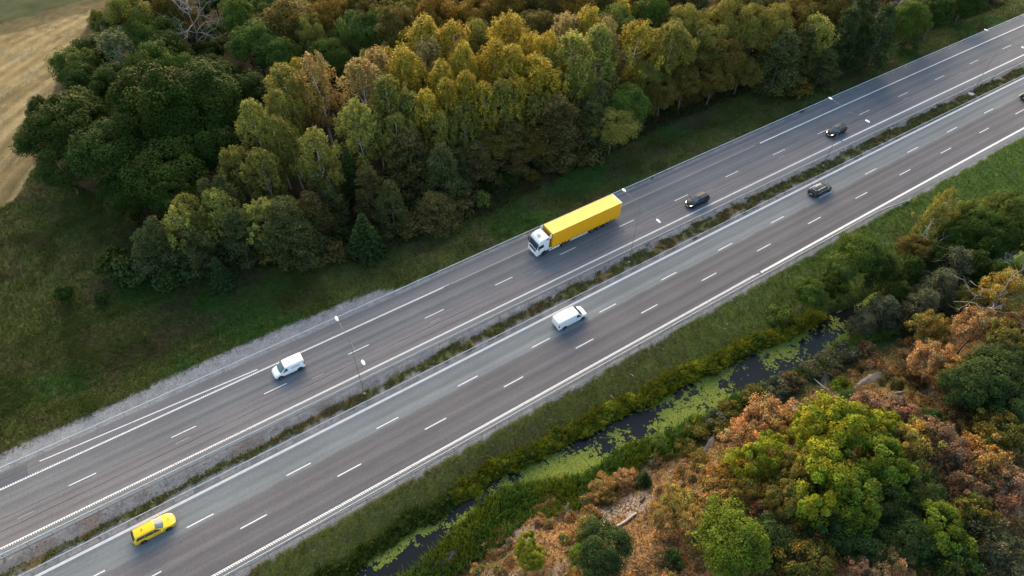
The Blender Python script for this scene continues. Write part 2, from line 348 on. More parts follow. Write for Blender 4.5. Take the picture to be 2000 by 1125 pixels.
def asphalt(name, stops, seams):
    m, t, b = mat_new(name); N = t.nodes.new; Lk = t.links.new
    uv = N('ShaderNodeUVMap'); uv.uv_map = 'UVMap'; sx = N('ShaderNodeSeparateXYZ'); Lk(uv.outputs[0], sx.inputs[0])
    wob = N('ShaderNodeTexNoise'); wob.inputs['Scale'].default_value = .35; wob.inputs['Detail'].default_value = 5; Lk(uv.outputs[0], wob.inputs['Vector'])
    add = N('ShaderNodeMath'); add.operation = 'MULTIPLY_ADD'; Lk(wob.outputs['Fac'], add.inputs[0]); add.inputs[1].default_value = .5; Lk(sx.outputs['Y'], add.inputs[2])
    lo, hi = stops[0][0], stops[-1][0]
    mr = N('ShaderNodeMapRange'); mr.inputs[1].default_value = lo + .25; mr.inputs[2].default_value = hi + .25; Lk(add.outputs[0], mr.inputs[0])
    cr = N('ShaderNodeValToRGB'); e = cr.color_ramp.elements
    while len(e) < len(stops): e.new(.5)
    for el, (o_, c) in zip(e, stops): el.position = (o_ - lo) / (hi - lo); el.color = (*c, 1)
    Lk(mr.outputs[0], cr.inputs[0])
    col = cr.outputs['Color']
    def mul(col, fac_socket, a, b_, lo_=0.3, hi_=.7):
        r = N('ShaderNodeMapRange'); r.inputs[1].default_value = lo_; r.inputs[2].default_value = hi_; r.inputs[3].default_value = a; r.inputs[4].default_value = b_; Lk(fac_socket, r.inputs[0])
        x = N('ShaderNodeMix'); x.data_type = 'RGBA'; x.blend_type = 'MULTIPLY'; x.inputs[0].default_value = 1; Lk(col, x.inputs[6]); Lk(r.outputs[0], x.inputs[7]); return x.outputs[2]
    for (su, sv, a, b_, lo_, hi_) in ((.012, 1.7, .84, 1.16, .3, .7), (.05, 5.5, .93, 1.07, .3, .7), (.12, .12, .93, 1.07, .35, .65), (9.0, 9.0, .80, 1.20, .3, .7), (3.0, 3.0, .92, 1.08, .35, .65)):
        mp = N('ShaderNodeMapping'); mp.inputs['Scale'].default_value = (su, sv, 1); Lk(uv.outputs[0], mp.inputs[0])
        nz = N('ShaderNodeTexNoise'); nz.inputs['Scale'].default_value = 1; nz.inputs['Detail'].default_value = 4; nz.inputs['Roughness'].default_value = .6; Lk(mp.outputs[0], nz.inputs['Vector'])
        col = mul(col, nz.outputs['Fac'], a, b_, lo_, hi_)
    for (o_, wd, dark, thr) in seams:
        sub = N('ShaderNodeMath'); sub.operation = 'MULTIPLY_ADD'; Lk(wob.outputs['Fac'], sub.inputs[0]); sub.inputs[1].default_value = .25; Lk(sx.outputs['Y'], sub.inputs[2])
        s2 = N('ShaderNodeMath'); s2.operation = 'SUBTRACT'; Lk(sub.outputs[0], s2.inputs[0]); s2.inputs[1].default_value = o_ + .125
        ab = N('ShaderNodeMath'); ab.operation = 'ABSOLUTE'; Lk(s2.outputs[0], ab.inputs[0])
        mp = N('ShaderNodeMapping'); mp.inputs['Scale'].default_value = (.11, .2, 1); mp.inputs['Location'].default_value = (o_ * 3.7, 0, 0); Lk(uv.outputs[0], mp.inputs[0])
        nz = N('ShaderNodeTexNoise'); nz.inputs['Scale'].default_value = 1; nz.inputs['Detail'].default_value = 3; Lk(mp.outputs[0], nz.inputs['Vector'])
        wdt = N('ShaderNodeMapRange'); wdt.inputs[1].default_value = thr; wdt.inputs[2].default_value = thr + .2; wdt.inputs[3].default_value = .0001; wdt.inputs[4].default_value = wd; Lk(nz.outputs['Fac'], wdt.inputs[0])
        dv = N('ShaderNodeMath'); dv.operation = 'DIVIDE'; dv.use_clamp = True; Lk(ab.outputs[0], dv.inputs[0]); Lk(wdt.outputs[0], dv.inputs[1])
        col = mul(col, dv.outputs[0], dark, 1, .35, 1)
    Lk(col, b.inputs['Base Color']); b.inputs['Roughness'].default_value = .82; b.inputs['Specular IOR Level'].default_value = .35
    nz = N('ShaderNodeTexNoise'); nz.inputs['Scale'].default_value = 14; nz.inputs['Detail'].default_value = 3; Lk(uv.outputs[0], nz.inputs['Vector'])
    bp = N('ShaderNodeBump'); bp.inputs['Strength'].default_value = .25; bp.inputs['Distance'].default_value = .02; Lk(nz.outputs['Fac'], bp.inputs['Height']); Lk(bp.outputs[0], b.inputs['Normal'])
    return m
k = 1.0
up_stops = [(52.9, (.150, .150, .156)), (53.9, (.150, .150, .155)), (54.4, (.150, .144, .150)), (55.0, (.128, .121, .128)), (55.6, (.156, .149, .155)), (56.5, (.155, .148, .155)), (57.0, (.122, .117, .124)), (57.8, (.150, .146, .152)),
            (58.3, (.136, .138, .146)), (59.0, (.110, .114, .123)), (59.7, (.142, .145, .152)), (60.4, (.140, .142, .149)), (61.0, (.112, .115, .123)), (61.7, (.118, .119, .126)), (61.95, (.145, .139, .145)), (63.2, (.147, .142, .148)), (64.2, (.142, .142, .147))]
lo_stops = [(37.5, (0.152, 0.155, 0.161)), (38.2, (0.138, 0.136, 0.142)), (38.6, (0.099, 0.098, 0.105)), (39.3, (0.088, 0.088, 0.098)), (40.0, (0.120, 0.114, 0.121)), (40.6, (0.109, 0.105, 0.112)), (41.2, (0.086, 0.086, 0.096)), (41.9, (0.118, 0.112, 0.120)),
            (42.4, (0.127, 0.120, 0.126)), (43.0, (0.097, 0.095, 0.103)), (43.6, (0.124, 0.117, 0.123)), (44.3, (0.096, 0.095, 0.103)), (44.85, (0.118, 0.112, 0.120)), (45.1, (0.158, 0.174, 0.182)), (46.1, (0.166, 0.182, 0.190)), (46.7, (0.125, 0.138, 0.147)), (47.4, (0.160, 0.176, 0.185)), (48.4, (0.145, 0.157, 0.167)), (48.75, (0.106, 0.109, 0.117)), (49.05, (0.115, 0.118, 0.123))]
strip('upper_carriageway', 52.75, lambda s: 64.15 + (fbm(s * .5, s * 0, 51) - .5) * .35, 0.0, asphalt('asphalt_upper', up_stops, [(56.15, .07, .30, .30), (55.1, .05, .45, .45), (57.75, .05, .42, .38), (60.3, .04, .65, .55), (58.6, .04, .7, .5)]))
strip('lower_carriageway', lambda s: 37.45 + (fbm(s * .6, s * 0, 52) - .5) * .4, 49.0, 0.0, asphalt('asphalt_lower', lo_stops, [(40.2, .04, .65, .5), (45.0, .05, .65, .45), (43.6, .04, .7, .55)]))
pm = asphalt('asphalt_patch_dark', [(61.9, (.092, .100, .112)), (64.1, (.100, .108, .120))], [])
strip('asphalt_patch', 61.95, 63.75, .004, pm, S0, -26.9)

m, t, b = mat_new('road_marking_paint')
tc = t.nodes.new('ShaderNodeTexCoord'); nz = t.nodes.new('ShaderNodeTexNoise'); nz.inputs['Scale'].default_value = 3; nz.inputs['Detail'].default_value = 6; t.links.new(tc.outputs['Object'], nz.inputs['Vector'])
cr = t.nodes.new('ShaderNodeValToRGB'); cr.color_ramp.elements[0].position = .30; cr.color_ramp.elements[0].color = (.42, .43, .44, 1); cr.color_ramp.elements[1].position = .46; cr.color_ramp.elements[1].color = (.70, .72, .74, 1)
t.links.new(nz.outputs['Fac'], cr.inputs[0]); t.links.new(cr.outputs[0], b.inputs['Base Color']); b.inputs['Roughness'].default_value = .7
M['mark'] = m
M['mark_worn'] = paint('worn_road_marking', (.29, .285, .29), .8, var=.35, scale=4)
M['mark_grey'] = paint('grey_road_marking', (.49, .52, .55), .75, var=.2, scale=2)
def dashes(name, o, c0, per, length, wd, mat, smin=-60, smax=215, z=.006):
    vs = []; n0 = int((smin - c0) / per)
    cs = [c0 + per * i for i in range(n0, int((smax - c0) / per) + 1)]
    b = MB()
    for c in cs: b.quad(P(c - length / 2, o - wd / 2, z), P(c + length / 2, o - wd / 2, z), P(c + length / 2, o + wd / 2, z), P(c - length / 2, o + wd / 2, z))
    return tag(b.build(name, mat), kind='structure')
def rumble(name, o, side, mat, s0, s1, depth=.24, wd=.11, per=.5, duty=.24, skew=0.0, teeth_to=None, z=.006):
    b = MB()
    for i in range(int((s1 - s0) / 3)):
        a, e = s0 + 3 * i, s0 + 3 * i + 3
        b.quad(P(a, o - wd / 2, z), P(e, o - wd / 2, z), P(e, o + wd / 2, z), P(a, o + wd / 2, z))
    s = s0; e = teeth_to if teeth_to else s1
    while s < e:
        q0 = o + side * wd / 2; q1 = o + side * (wd / 2 + depth); lo_, hi_ = min(q0, q1), max(q0, q1)
        b.quad(P(s, lo_, z), P(s + duty, lo_, z), P(s + duty + skew, hi_, z), P(s + skew, hi_, z)); s += per
    return tag(b.build(name, mat), kind='structure')
dashes('lane_line', 57.97, -22.687, 12.023, 3.1, .125, M['mark'])
dashes('lane_line', 45.34, -12.29, 11.977, 3.1, .135, M['mark'])
dashes('lane_line', 41.93, -7.125, 11.977, 3.1, .135, M['mark'])
dashes('worn_lane_line', 56.82, -11.1, 18.0, 1.7, .09, M['mark_worn'])
rumble('edge_line', 61.72, 1, M['mark'], S0, 30, depth=.15, per=.27, duty=.14)
rumble('edge_line', 61.72, 1, M['mark_worn'], 30.3, 62, depth=.15, per=.27, duty=.14)
strip('edge_line', 61.66, 61.82, .006, M['mark_worn'], 62.3, 96)
strip('edge_line', 61.62, 61.84, .006, M['mark'], 96.5, S1)
strip('edge_line', lambda s: 62.12 - (s - 1.06) * .0385, lambda s: 62.27 - (s - 1.06) * .0385, .008, M['mark'], -26.6, 1.6)
rumble('edge_line', 54.12, -1, M['mark'], S0, 110, depth=.18, per=.27, duty=.14)
strip('edge_line', 53.94, 54.2, .006, M['mark'], 110.4, S1)
strip('edge_line', 48.5, 48.86, .006, M['mark_grey'])
rumble('edge_line', 38.46, -1, M['mark'], S0, 72, depth=.24, wd=.08, per=.27, duty=.17, skew=-.12)
strip('edge_line', 38.16, 38.5, .006, M['mark'], 72.3, S1)

# ------------------------------------------------------------------ crash barriers: rail (>) posts
def barrier(label, fo, s0, s1, z, profile, post_step, post_off, group='steel crash barriers along the motorway'):
    root = empty('crash_barrier', P(s0, fo(s0), 0)); tag(root, label, 'crash barrier', group); loc = Vector(root.location)
    ss = np.arange(s0, s1 + .01, 1.5); n = len(profile); V = []; F = []
    for s in ss:
        zz = z(s) if callable(z) else z
        for (dy, dz) in profile: V.append(Vector(P(s, fo(s) + dy, zz + dz)) - loc)
    for i in range(len(ss) - 1):
        for k_ in range(n): F.append((i * n + k_, i * n + (k_ + 1) % n, (i + 1) * n + (k_ + 1) % n, (i + 1) * n + k_))
    F += [tuple(range(n)), tuple((len(ss) - 1) * n + k_ for k_ in range(n - 1, -1, -1))]
    b = MB(); b.v = V; b.f = F; b.build('rail', M['steel'], root)
    pm = MB().box((0, 0, 0), (.07, .05, 1.0), .01); me = None
    s = s0 + post_step / 2
    while s < s1:
        zz = z(s) if callable(z) else z
        if me is None: po = pm.build('post', M['steel_dull'], root); me = po.data
        else: po = obj('post', me, None, root)
        po.location = Vector(P(s, fo(s) + post_off, zz - .5 + .02)) - loc; s += post_step
    return root
TUBE = [(.06 * math.cos(a), .075 * math.sin(a)) for a in [2 * math.pi * i / 8 for i in range(8)]]
def wbeam(sg): return [(sg * a, b_) for a, b_ in ((0, .16), (.05, .13), (.07, .09), (.03, .04), (.03, -.04), (.07, -.09), (.05, -.13), (0, -.16), (-.03, -.15), (-.03, .15))]
fo_up = lambda s: 64.30 + .12 * math.sin(s * .02)
barrier('long steel crash barrier on the forest side of the upper carriageway', fo_up, -66, 216, .72, [(a * 1.15, b_) for a, b_ in TUBE], 3.2, .12)
fo_mu = lambda s: float(np.interp(s, [-40, 8, 68, 165, 220], [52.85, 52.68, 52.45, 51.85, 51.5]))
barrier('steel crash barrier on the upper edge of the weedy median, facing the lorry', fo_mu, -48, 200, .62, wbeam(1), 2.5, -.12)
fo_ml = lambda s: float(np.interp(s, [-40, 8, 68, 165, 220], [49.25, 49.3, 49.15, 48.85, 48.8])) + .05
barrier('thin steel crash barrier on the lower edge of the median facing the white van', fo_ml, -48, 200, .62, [(a * .8, b_ * 1.0) for a, b_ in TUBE], 2.5, .1)
fo_lo = lambda s: 37.38 - max(0, (s - 97) / 10) ** 2 * .9
barrier('steel crash barrier beside the grass verge above the pond, its far end bent away', fo_lo, -48, 106.5, lambda s: .62 - max(0, (s - 98) / 8.5) * .45, wbeam(1), 2.0, -.12)

# ------------------------------------------------------------------ street lamps on the median
def make_lamp():
    root = empty('street_lamp'); H = 11.6
    MB().tube([(0, 0, -.3), (0, 0, 4), (0, 0, H)], [.055, .042, .026], 10).build('pole', M['pole'], root, True)
    MB().box((0, 0, .02), (.36, .36, .3), .05).build('base', M['concrete'], root)
    for sg in (-1, 1):
        MB().tube([(0, sg * .03, H - .15), (0, sg * .5, H + .12), (0, sg * 1.6, H + .28), (0, sg * 3.4, H + .36)], [.028, .026, .024, .022], 6).build('arm', M['pole'], root, True)
        h = MB(); n = 14; prof = [(-.42, .03), (-.36, .12), (-.18, .18), (.08, .19), (.28, .145), (.40, .05)]
        V = []; F = []
        for (x, w_) in prof:
            for k_ in range(10):
                a = 2 * math.pi * k_ / 10; V.append((w_ * math.cos(a), sg * (3.85 + x), H + .38 + .10 * (w_ / .19) ** .5 * math.sin(a)))
        for i in range(len(prof) - 1):
            for k_ in range(10): F.append((i * 10 + k_, i * 10 + (k_ + 1) % 10, i * 10 + 10 + (k_ + 1) % 10, i * 10 + 10 + k_))
        F += [tuple(range(10)), tuple(len(V) - 10 + k_ for k_ in range(9, -1, -1))]
        h.add(V, F); h.build('lamp_head', M['lampwhite'], root, True)
    return root
def copy_tree(o, parent=None):
    c = o.copy(); COL.objects.link(c)
    if parent is not None: c.parent = parent
    for ch in list(o.children): copy_tree(ch, c)
    return c
LB = ['tall twin-armed street lamp on the median right of the white van with side lettering', "tall twin-armed street lamp on the median behind the yellow lorry's tail", 'tall twin-armed street lamp on the median beside the farthest black car', 'tall twin-armed street lamp on the median, the farthest one near the upper right corner']
lamp0 = make_lamp()
for i, s in enumerate((11.0, 56.2, 101.4, 146.3)):
    l = lamp0 if i == 0 else copy_tree(lamp0)
    l.location = P(s, 50.95, -.05); tag(l, LB[i], 'street lamp', 'twin-armed street lamps on the median')
# drain cover in the median
x, y, z = ground(1896, 184); dc = MB(); dc.tube([(0, 0, -.3), (0, 0, .18)], .62, 18); dco = dc.build('concrete_well_ring', M['concrete']); dco.location = (x, y, z); tag(dco, 'round concrete well ring half hidden in the median grass at the far right', 'well ring')

# ------------------------------------------------------------------ pond: dark water with floating duckweed
m, t, b = mat_new('dark_pond_water'); b.inputs['Base Color'].default_value = (.010, .012, .012, 1); b.inputs['Roughness'].default_value = .12; b.inputs['Specular IOR Level'].default_value = .22
nz = t.nodes.new('ShaderNodeTexNoise'); nz.inputs['Scale'].default_value = 1.2; tc = t.nodes.new('ShaderNodeTexCoord'); t.links.new(tc.outputs['Object'], nz.inputs['Vector'])
bp = t.nodes.new('ShaderNodeBump'); bp.inputs['Strength'].default_value = .05; t.links.new(nz.outputs['Fac'], bp.inputs['Height']); t.links.new(bp.outputs[0], b.inputs['Normal'])
strip('pond_water', lambda s: wl(s) - .7, lambda s: wu(s) + .5, WATER_Z, m, -60, 190, 1.0, 3)
rng = np.random.default_rng(7)
n = 420000; s = rng.uniform(-40, 130, n); o = rng.uniform(16, 33, n)
U, L = wu(s), wl(s); ins = (o < U + .15) & (o > L - .1)
den = fbm(s * .2, o * .35, 61) + .34 * (fbm(s * 1.1, o * 1.1, 62, 4) - .5) + .42 * (fbm(s * 2.6, o * 2.6, 63, 2) - .5)
edge = np.minimum(U - o, o - L)
thr = np.interp(s, [-40, 0, 8, 13, 15, 24, 26, 32, 52, 58, 70, 80, 130], [.57, .56, .64, .62, .47, .46, .56, .51, .53, .56, .55, .60, .62])
keep = ins & (den + .06 * np.clip(1 - edge, 0, 1) + rng.normal(size=n) * .07 > thr)
s, o, den = s[keep], o[keep], den[keep]; n = len(s)
rad = rng.uniform(.05, .13, n) ; ang = rng.uniform(0, 6.28, n)
k6 = np.arange(6) * math.pi / 3
pts = np.stack([s[:, None] + rad[:, None] * np.cos(ang[:, None] + k6) * rng.uniform(.7, 1.3, (n, 6)), (o + curve(s))[:, None] + rad[:, None] * np.sin(ang[:, None] + k6) * rng.uniform(.7, 1.3, (n, 6)), np.full((n, 6), WATER_Z) + (.006 + rng.uniform(0, .02, n))[:, None]], -1).reshape(-1, 3)
cols = np.repeat((np.array([.215, .265, .052]) * (.7 + .5 * rng.random(n))[:, None]) * np.array([1, 1, 1]), 6, 0)
F6 = (np.arange(n)[:, None] * 6 + np.arange(6)[None])
tag(obj('duckweed', mesh_np('duckweed', pts, [F6], cols), M['grass']), 'lime green duckweed floating in torn mats on the dark ditch pond', 'duckweed', kind='stuff')
# ------------------------------------------------------------------ vehicles
class Body:
    """car body surface: stations along the length, a rounded section at each"""
    def __init__(s, st):
        st = sorted(st); s.x = np.array([a[0] for a in st]); s.p = np.array([a[1:] for a in st]); s.x0, s.x1 = s.x[0], s.x[-1]
    def par(s, x):
        k = .05; r = 0
        for d, wt in ((-k, .25), (0, .5), (k, .25)):
            q = min(max(x + d, s.x0), s.x1); r = r + wt * np.array([np.interp(q, s.x, s.p[:, i]) for i in range(5)])
        if x <= s.x0 + .03 or x >= s.x1 - .03: r = np.array([np.interp(x, s.x, s.p[:, i]) for i in range(5)])
        return r
    def ev(s, x, v):
        w, zb, zl, wr, zr = s.par(x)
        C = [(0, zb), (w * .86, zb), (w * .985, zb + (zl - zb) * .22), (w, zb + (zl - zb) * .7), (w - .035, zl), (wr + .03, zr - .10 * min(1, (zr - zl) * 3 + .15)), (wr - .09, zr - .015), (0, zr + .025)]
        i = int(min(max(math.floor(v), 0), 6)); t = v - i
        g = lambda j: np.array(C[j]) if 0 <= j <= 7 else np.array((-C[1][0], C[1][1])) if j < 0 else np.array((-C[6][0], C[6][1]))
        p0, p1, p2, p3 = g(i - 1), g(i), g(i + 1), g(i + 2); T = .32
        m1, m2 = (p2 - p0) * T, (p3 - p1) * T
        h = (2 * t ** 3 - 3 * t ** 2 + 1) * p1 + (t ** 3 - 2 * t ** 2 + t) * m1 + (-2 * t ** 3 + 3 * t ** 2) * p2 + (t ** 3 - t ** 2) * m2
        return float(h[0]), float(h[1])
    def build(s, name, mat, parent):
        xs = np.unique(np.concatenate([np.linspace(s.x0, s.x1, 64), s.x])); vs_ = np.concatenate([np.linspace(i, i + 1, 4)[:-1] for i in range(7)] + [[7.0]])
        V = []; ring = []
        for x in xs:
            h = [s.ev(x, v) for v in vs_]
            row = [(x, -y, z) for y, z in h] + [(x, y, z) for y, z in h[-2:0:-1]]
            V += row
        n = len(row); F = []
        for i in range(len(xs) - 1):
            for k in range(n): F.append((i * n + k, (i + 1) * n + k, (i + 1) * n + (k + 1) % n, i * n + (k + 1) % n))
        F += [tuple(range(n)), tuple((len(xs) - 1) * n + k for k in range(n - 1, -1, -1))]
        b = MB(); b.v = V; b.f = F; return b.build(name, mat, parent, True)
    def patch(s, name, mat, parent, x0, x1, v0, v1, side=0, off=.008, nx=12, nv=8, taper=None):
        """patch just proud of the body; side 0: across the top (both halves), +1 left, -1 right"""
        b = MB(); c = (s.x0 + s.x1) / 2
        def pt(x, v, sg):
            y, z = s.ev(x, v); e = 1e-2
            y2, z2 = s.ev(x, min(v + e, 7)); y1, z1 = s.ev(x, v - e); ty, tzz = y2 - y1, z2 - z1; l = math.hypot(ty, tzz) or 1
            ny, nz = tzz / l, -ty / l
            xa, xb = s.ev(x - .03, v), s.ev(x + .03, v); sx = -(xb[1] - xa[1]) / .06
            q = (min(max(sx, -1.5), 1.5) * off * max(nz, .0), (y + ny * off), z + nz * off)
            return (x + q[0], sg * q[1], q[2])
        rows = []
        for i in range(nx + 1):
            u = i / nx; r = []
            cols = [v0 + (v1 - v0) * j / nv for j in range(nv + 1)]
            for v in cols:
                a, e = (x0, x1) if taper is None else taper((v - v0) / (v1 - v0), x0, x1)
                x = a + (e - a) * u; r.append((x, v))
            if side == 0: row = [pt(x, v, -1) for x, v in r] + [pt(x, v, 1) for x, v in r[-2::-1]]
            else: row = [pt(x, v, side) for x, v in r]
            rows.append(row)
        n = len(rows[0]); V = sum(rows, []); F = []
        for i in range(nx):
            for k in range(n - 1):
                q = (i * n + k, (i + 1) * n + k, (i + 1) * n + k + 1, i * n + k + 1); F.append(q if side <= 0 else q[::-1])
        b.v = V; b.f = F; return b.build(name, mat, parent, True)
def wheel(parent, x, y, r=.32, wd=.22, n=24):
    t = MB(); prof = [(-wd / 2, r * .62), (-wd / 2, r * .92), (-wd / 2 + .03, r), (wd / 2 - .03, r), (wd / 2, r * .92), (wd / 2, r * .62)]
    V = []; F = []
    for (yy, rr) in prof:
        for k in range(n): a = 2 * math.pi * k / n; V.append((rr * math.cos(a), yy, rr * math.sin(a)))
    for i in range(len(prof) - 1):
        for k in range(n): F.append((i * n + k, i * n + (k + 1) % n, (i + 1) * n + (k + 1) % n, (i + 1) * n + k))
    t.v = V; t.f = F; w_ = t.build('wheel', M['rubber'], parent); w_.location = (x, y, r)
    sg = 1 if y > 0 else -1; d = MB(); yo = sg * (wd / 2 - .02)
    V = [(0, yo + sg * .015, 0)]; F = []
    for k in range(20):
        a = 2 * math.pi * k / 20; rr = r * (.64 if k % 4 in (0, 1) else .63); V.append((rr * math.cos(a), yo, rr * math.sin(a)))
    for k in range(10):   # five twin spokes with gaps read as an alloy wheel
        a = (0, 1 + 2 * k, 1 + (2 * k + 1) % 20); F.append(a if sg < 0 else a[::-1])
    for k in range(20):
        a1, a2 = 2 * math.pi * k / 20, 2 * math.pi * (k + 1) / 20; i = len(V)
        V += [(r * .54 * math.cos(a1), yo + sg * .006, r * .54 * math.sin(a1)), (r * .54 * math.cos(a2), yo + sg * .006, r * .54 * math.sin(a2)), (r * .66 * math.cos(a2), yo + sg * .006, r * .66 * math.sin(a2)), (r * .66 * math.cos(a1), yo + sg * .006, r * .66 * math.sin(a1))]
        F.append((i, i + 1, i + 2, i + 3) if sg < 0 else (i + 3, i + 2, i + 1, i))
    d.v = V; d.f = F; d.build('rim', M['rim'], w_)
    hb = MB(); hb.tube([(0, -wd / 2 + .05, 0), (0, wd / 2 - .05, 0)], r * .6, 12); hb.build('brake_drum', M['black'], w_)
    return w_
def arch(b, x, y, r, zc):
    sg = 1 if y > 0 else -1; n = 16; V = [(x, y, zc)]; 
    V += [(x + r * math.cos(math.pi * (-.18 + 1.36 * k / n)), y, zc + r * math.sin(math.pi * (-.18 + 1.36 * k / n))) for k in range(n + 1)]
    b.add(V, [((0, k + 1, k + 2) if sg < 0 else (0, k + 2, k + 1)) for k in range(n)])
def car(name, label, cat, st, pos, facing, paint_, ws, side, rear=None, wx=(1.4, -1.35), wr=.32, glass='glass', wsg=None, group=None, vside=(4.15, 4.86), head=True, extras=None, lowtrim=True):
    root = empty(name, pos, 0 if facing > 0 else math.pi); tag(root, label, cat, group)
    B = Body(st); B.build('body', paint_, root)
    B.patch('windscreen', M[wsg or glass], root, ws[0], ws[1], 5.45, 7, 0, taper=lambda f, a, e: (a - .06 * (1 - f) ** 2 + .02, e - .16 * (1 - f) ** 2 + .05))
    for sg in (-1, 1):
        for j, (a, e) in enumerate(side):
            last = j == len(side) - 1; first = j == 0
            def tp(f, a, e, last=last, first=first):
                return (a + (.28 * f if first and len(side) > 1 else .03 * f), e - (.62 * f ** 1.1 if last else 0))
            B.patch('side_window', M[glass], root, a, e, vside[0], vside[1], sg, taper=tp)
    if rear: B.patch('rear_window', M['glass'], root, rear[0], rear[1], 5.2, 7, 0)
    for x in wx:
        for sg in (-1, 1):
            ab = MB(); w_ = B.par(x)[0]; arch(ab, x, sg * (w_ + .012), wr + .075, wr + .02); ab.build('wheel_arch', M['arch'], root); wheel(root, x, sg * (w_ - .085), wr)
    L0, L1 = B.x0, B.x1; wm = B.par((ws[1]))[0]
    # bumpers, plates, lights, mirrors, door lines
    zf = B.par(L1 - .05)
    bm = MB(); bm.box((L1 - .10, 0, .36), (.24, zf[0] * 1.7, .16), .04); bm.build('front_grille', M['black'], root)
    bm = MB(); bm.box((L0 + .07, 0, .40), (.2, B.par(L0 + .1)[0] * 1.75, .16), .04); bm.build('rear_bumper', M['black'] if lowtrim else paint_, root)
    MB().box((L1 + .025, 0, .50), (.02, .5, .11)).build('number_plate', M['plate'], root); MB().box((L0 - .03, 0, .62), (.02, .5, .11)).build('number_plate', M['plate'], root)
    for sg in (-1, 1):
        if head: B.patch('headlight', M['headlight'] if head == 2 else M['lens'], root, L1 - .46, L1 - .12, 4.45, 5.75, sg, off=.012, nx=8, nv=6, taper=lambda f, a, e: (a + .22 * f, e + .03 * f))
        B.patch('tail_lamp', M['tail'], root, L0 + .015, L0 + .17, 3.2, 4.5, sg, off=.012, nx=4, nv=6)
        mx_ = ws[1] - .28; w_ = B.par(mx_); h = MB(); h.ellipsoid((mx_, sg * (w_[0] + .10), w_[2] + .07), (.09, .11, .075), 10, 6); h.build('mirror', paint_, root, True)
    dl = MB()
    for sg in (-1, 1):
        xs_ = [side[-1][1] - .18, side[-1][0] - .02] + ([side[0][0] + .18] if len(side) > 1 else [])
        for x in xs_:
            pts = []
            for v in np.linspace(2.2, 4.0, 8):
                y, z = B.ev(x, v); pts.append((x, sg * (y + .002), z))
            dl.tube(pts, .007, 4)
    dl.build('door_gap', M['black'], root)
    if extras: extras(root, B)
    return root

def at_mid(px, py, zc=.75):
    x, y, z = ground(px, py, zc, flat=0.0); return (x, y, .005)
EST = [(-2.42, .66, .42, .70, .60, .84), (-2.38, .80, .32, .86, .74, .97), (-2.24, .88, .26, .95, .70, 1.13), (-1.93, .905, .24, .97, .62, 1.41), (-1.55, .915, .24, .97, .63, 1.455), (-.4, .925, .24, .955, .645, 1.485), (.28, .925, .24, .94, .64, 1.46), (1.12, .92, .24, .92, .76, 1.00), (1.3, .915, .24, .905, .78, .97), (1.75, .895, .25, .86, .75, .90), (2.05, .83, .26, .79, .68, .82), (2.25, .71, .29, .71, .57, .73), (2.37, .55, .36, .61, .43, .63), (2.42, .40, .40, .54, .31, .56)]
def scale_st(st, kx, kw, kz): return [(a * kx, b_ * kw, c * kz, d * kz, e * kw, f * kz) for a, b_, c, d, e, f in st]
# yellow taxi estate
def taxi_x(root, B):
    MB().box((-1.0, .05, 1.50), (.16, .26, .09), .03).build('roof_sign', M['orange'], root)
    e = MB()
    for i, (dx, dy, l) in enumerate(((0, 0, .30), (.09, .05, .2), (-.09, -.04, .22))):
        e.box((1.72 + dx, .02 + dy, B.ev(1.72 + dx, 7)[1] + .004), (.05, l, .008))
    e.build('bonnet_emblem', M['orange'], root)
    for sg in (-1, 1):
        l = MB()
        for i in range(5):
            x = -.1 + i * .22; y, z = B.ev(x, 3.1); l.box((x, sg * (y + .004), z - .02 + .03 * (i % 2)), (.13, .008, .13))
        l.build('door_lettering', M['orange'], root)
        r = MB(); r.tube([(x, sg * (B.ev(x, 5.9)[0]), B.ev(x, 5.9)[1] + .045) for x in np.linspace(-1.7, .1, 7)], .018, 6); r.build('roof_rail', M['yellow_car'], root)
x, y, z = P(-16.9, 46.95, .005)
car('taxi_car', 'bright yellow estate taxi with black side windows on the near carriageway', 'taxi', scale_st(EST, .97, .98, .98), (x, y, z), 1, M['yellow_car'], (.30, 1.08), [(-1.98, -.98), (-.965, -.03), (-.015, .96)], rear=(-2.24, -1.93), wsg='glass_grey', head=1, extras=taxi_x)
# white vans
VAN = [(-2.2, .74, .36, .98, .66, 1.70), (-2.16, .86, .28, 1.04, .72, 1.78), (-1.95, .90, .25, 1.06, .755, 1.83), (-.6, .91, .25, 1.05, .765, 1.86), (.28, .91, .25, 1.03, .76, 1.84), (.5, .91, .25, 1.01, .75, 1.80), (1.28, .90, .25, .99, .80, 1.13), (1.45, .89, .25, .97, .80, 1.07), (1.9, .86, .26, .87, .70, .95), (2.12, .76, .30, .74, .58, .79), (2.19, .62, .38, .58, .48, .63), (2.2, .58, .40, .56, .46, .60)]
def van_logo(root, B):
    b = None      # a rounded emblem and a blue wordmark of small slanting strokes along the load side
    def lay(cx, cz, hx, hz, sg, slant=.0):
        y, _ = B.ev(cx, 4.35); pts = []
        for (dx, dz) in ((-hx, -hz), (hx, -hz), (hx + slant, hz), (-hx + slant, hz)):
            v = 4 + (cz + dz - 1.05) / .72; yy, zz = B.ev(cx + dx, v); pts.append((cx + dx, sg * (yy + .012), zz))
        b.quad(*(pts if sg < 0 else pts[::-1]))
    for sg in (-1, 1):
        b = MB()
        for i in range(5): lay(-.42 + .05 * i - .1, 1.27, .02, .10 * math.sin(math.pi * (i + .8) / 5.6), sg)
        for i, hgt in enumerate((.11, .06, .06, .10, .06, .06, .09, .06)):
            lay(-.66 - .105 * i, 1.22 + hgt, .034, hgt, sg, .03)
        b.build('side_lettering', M['logo'], root)
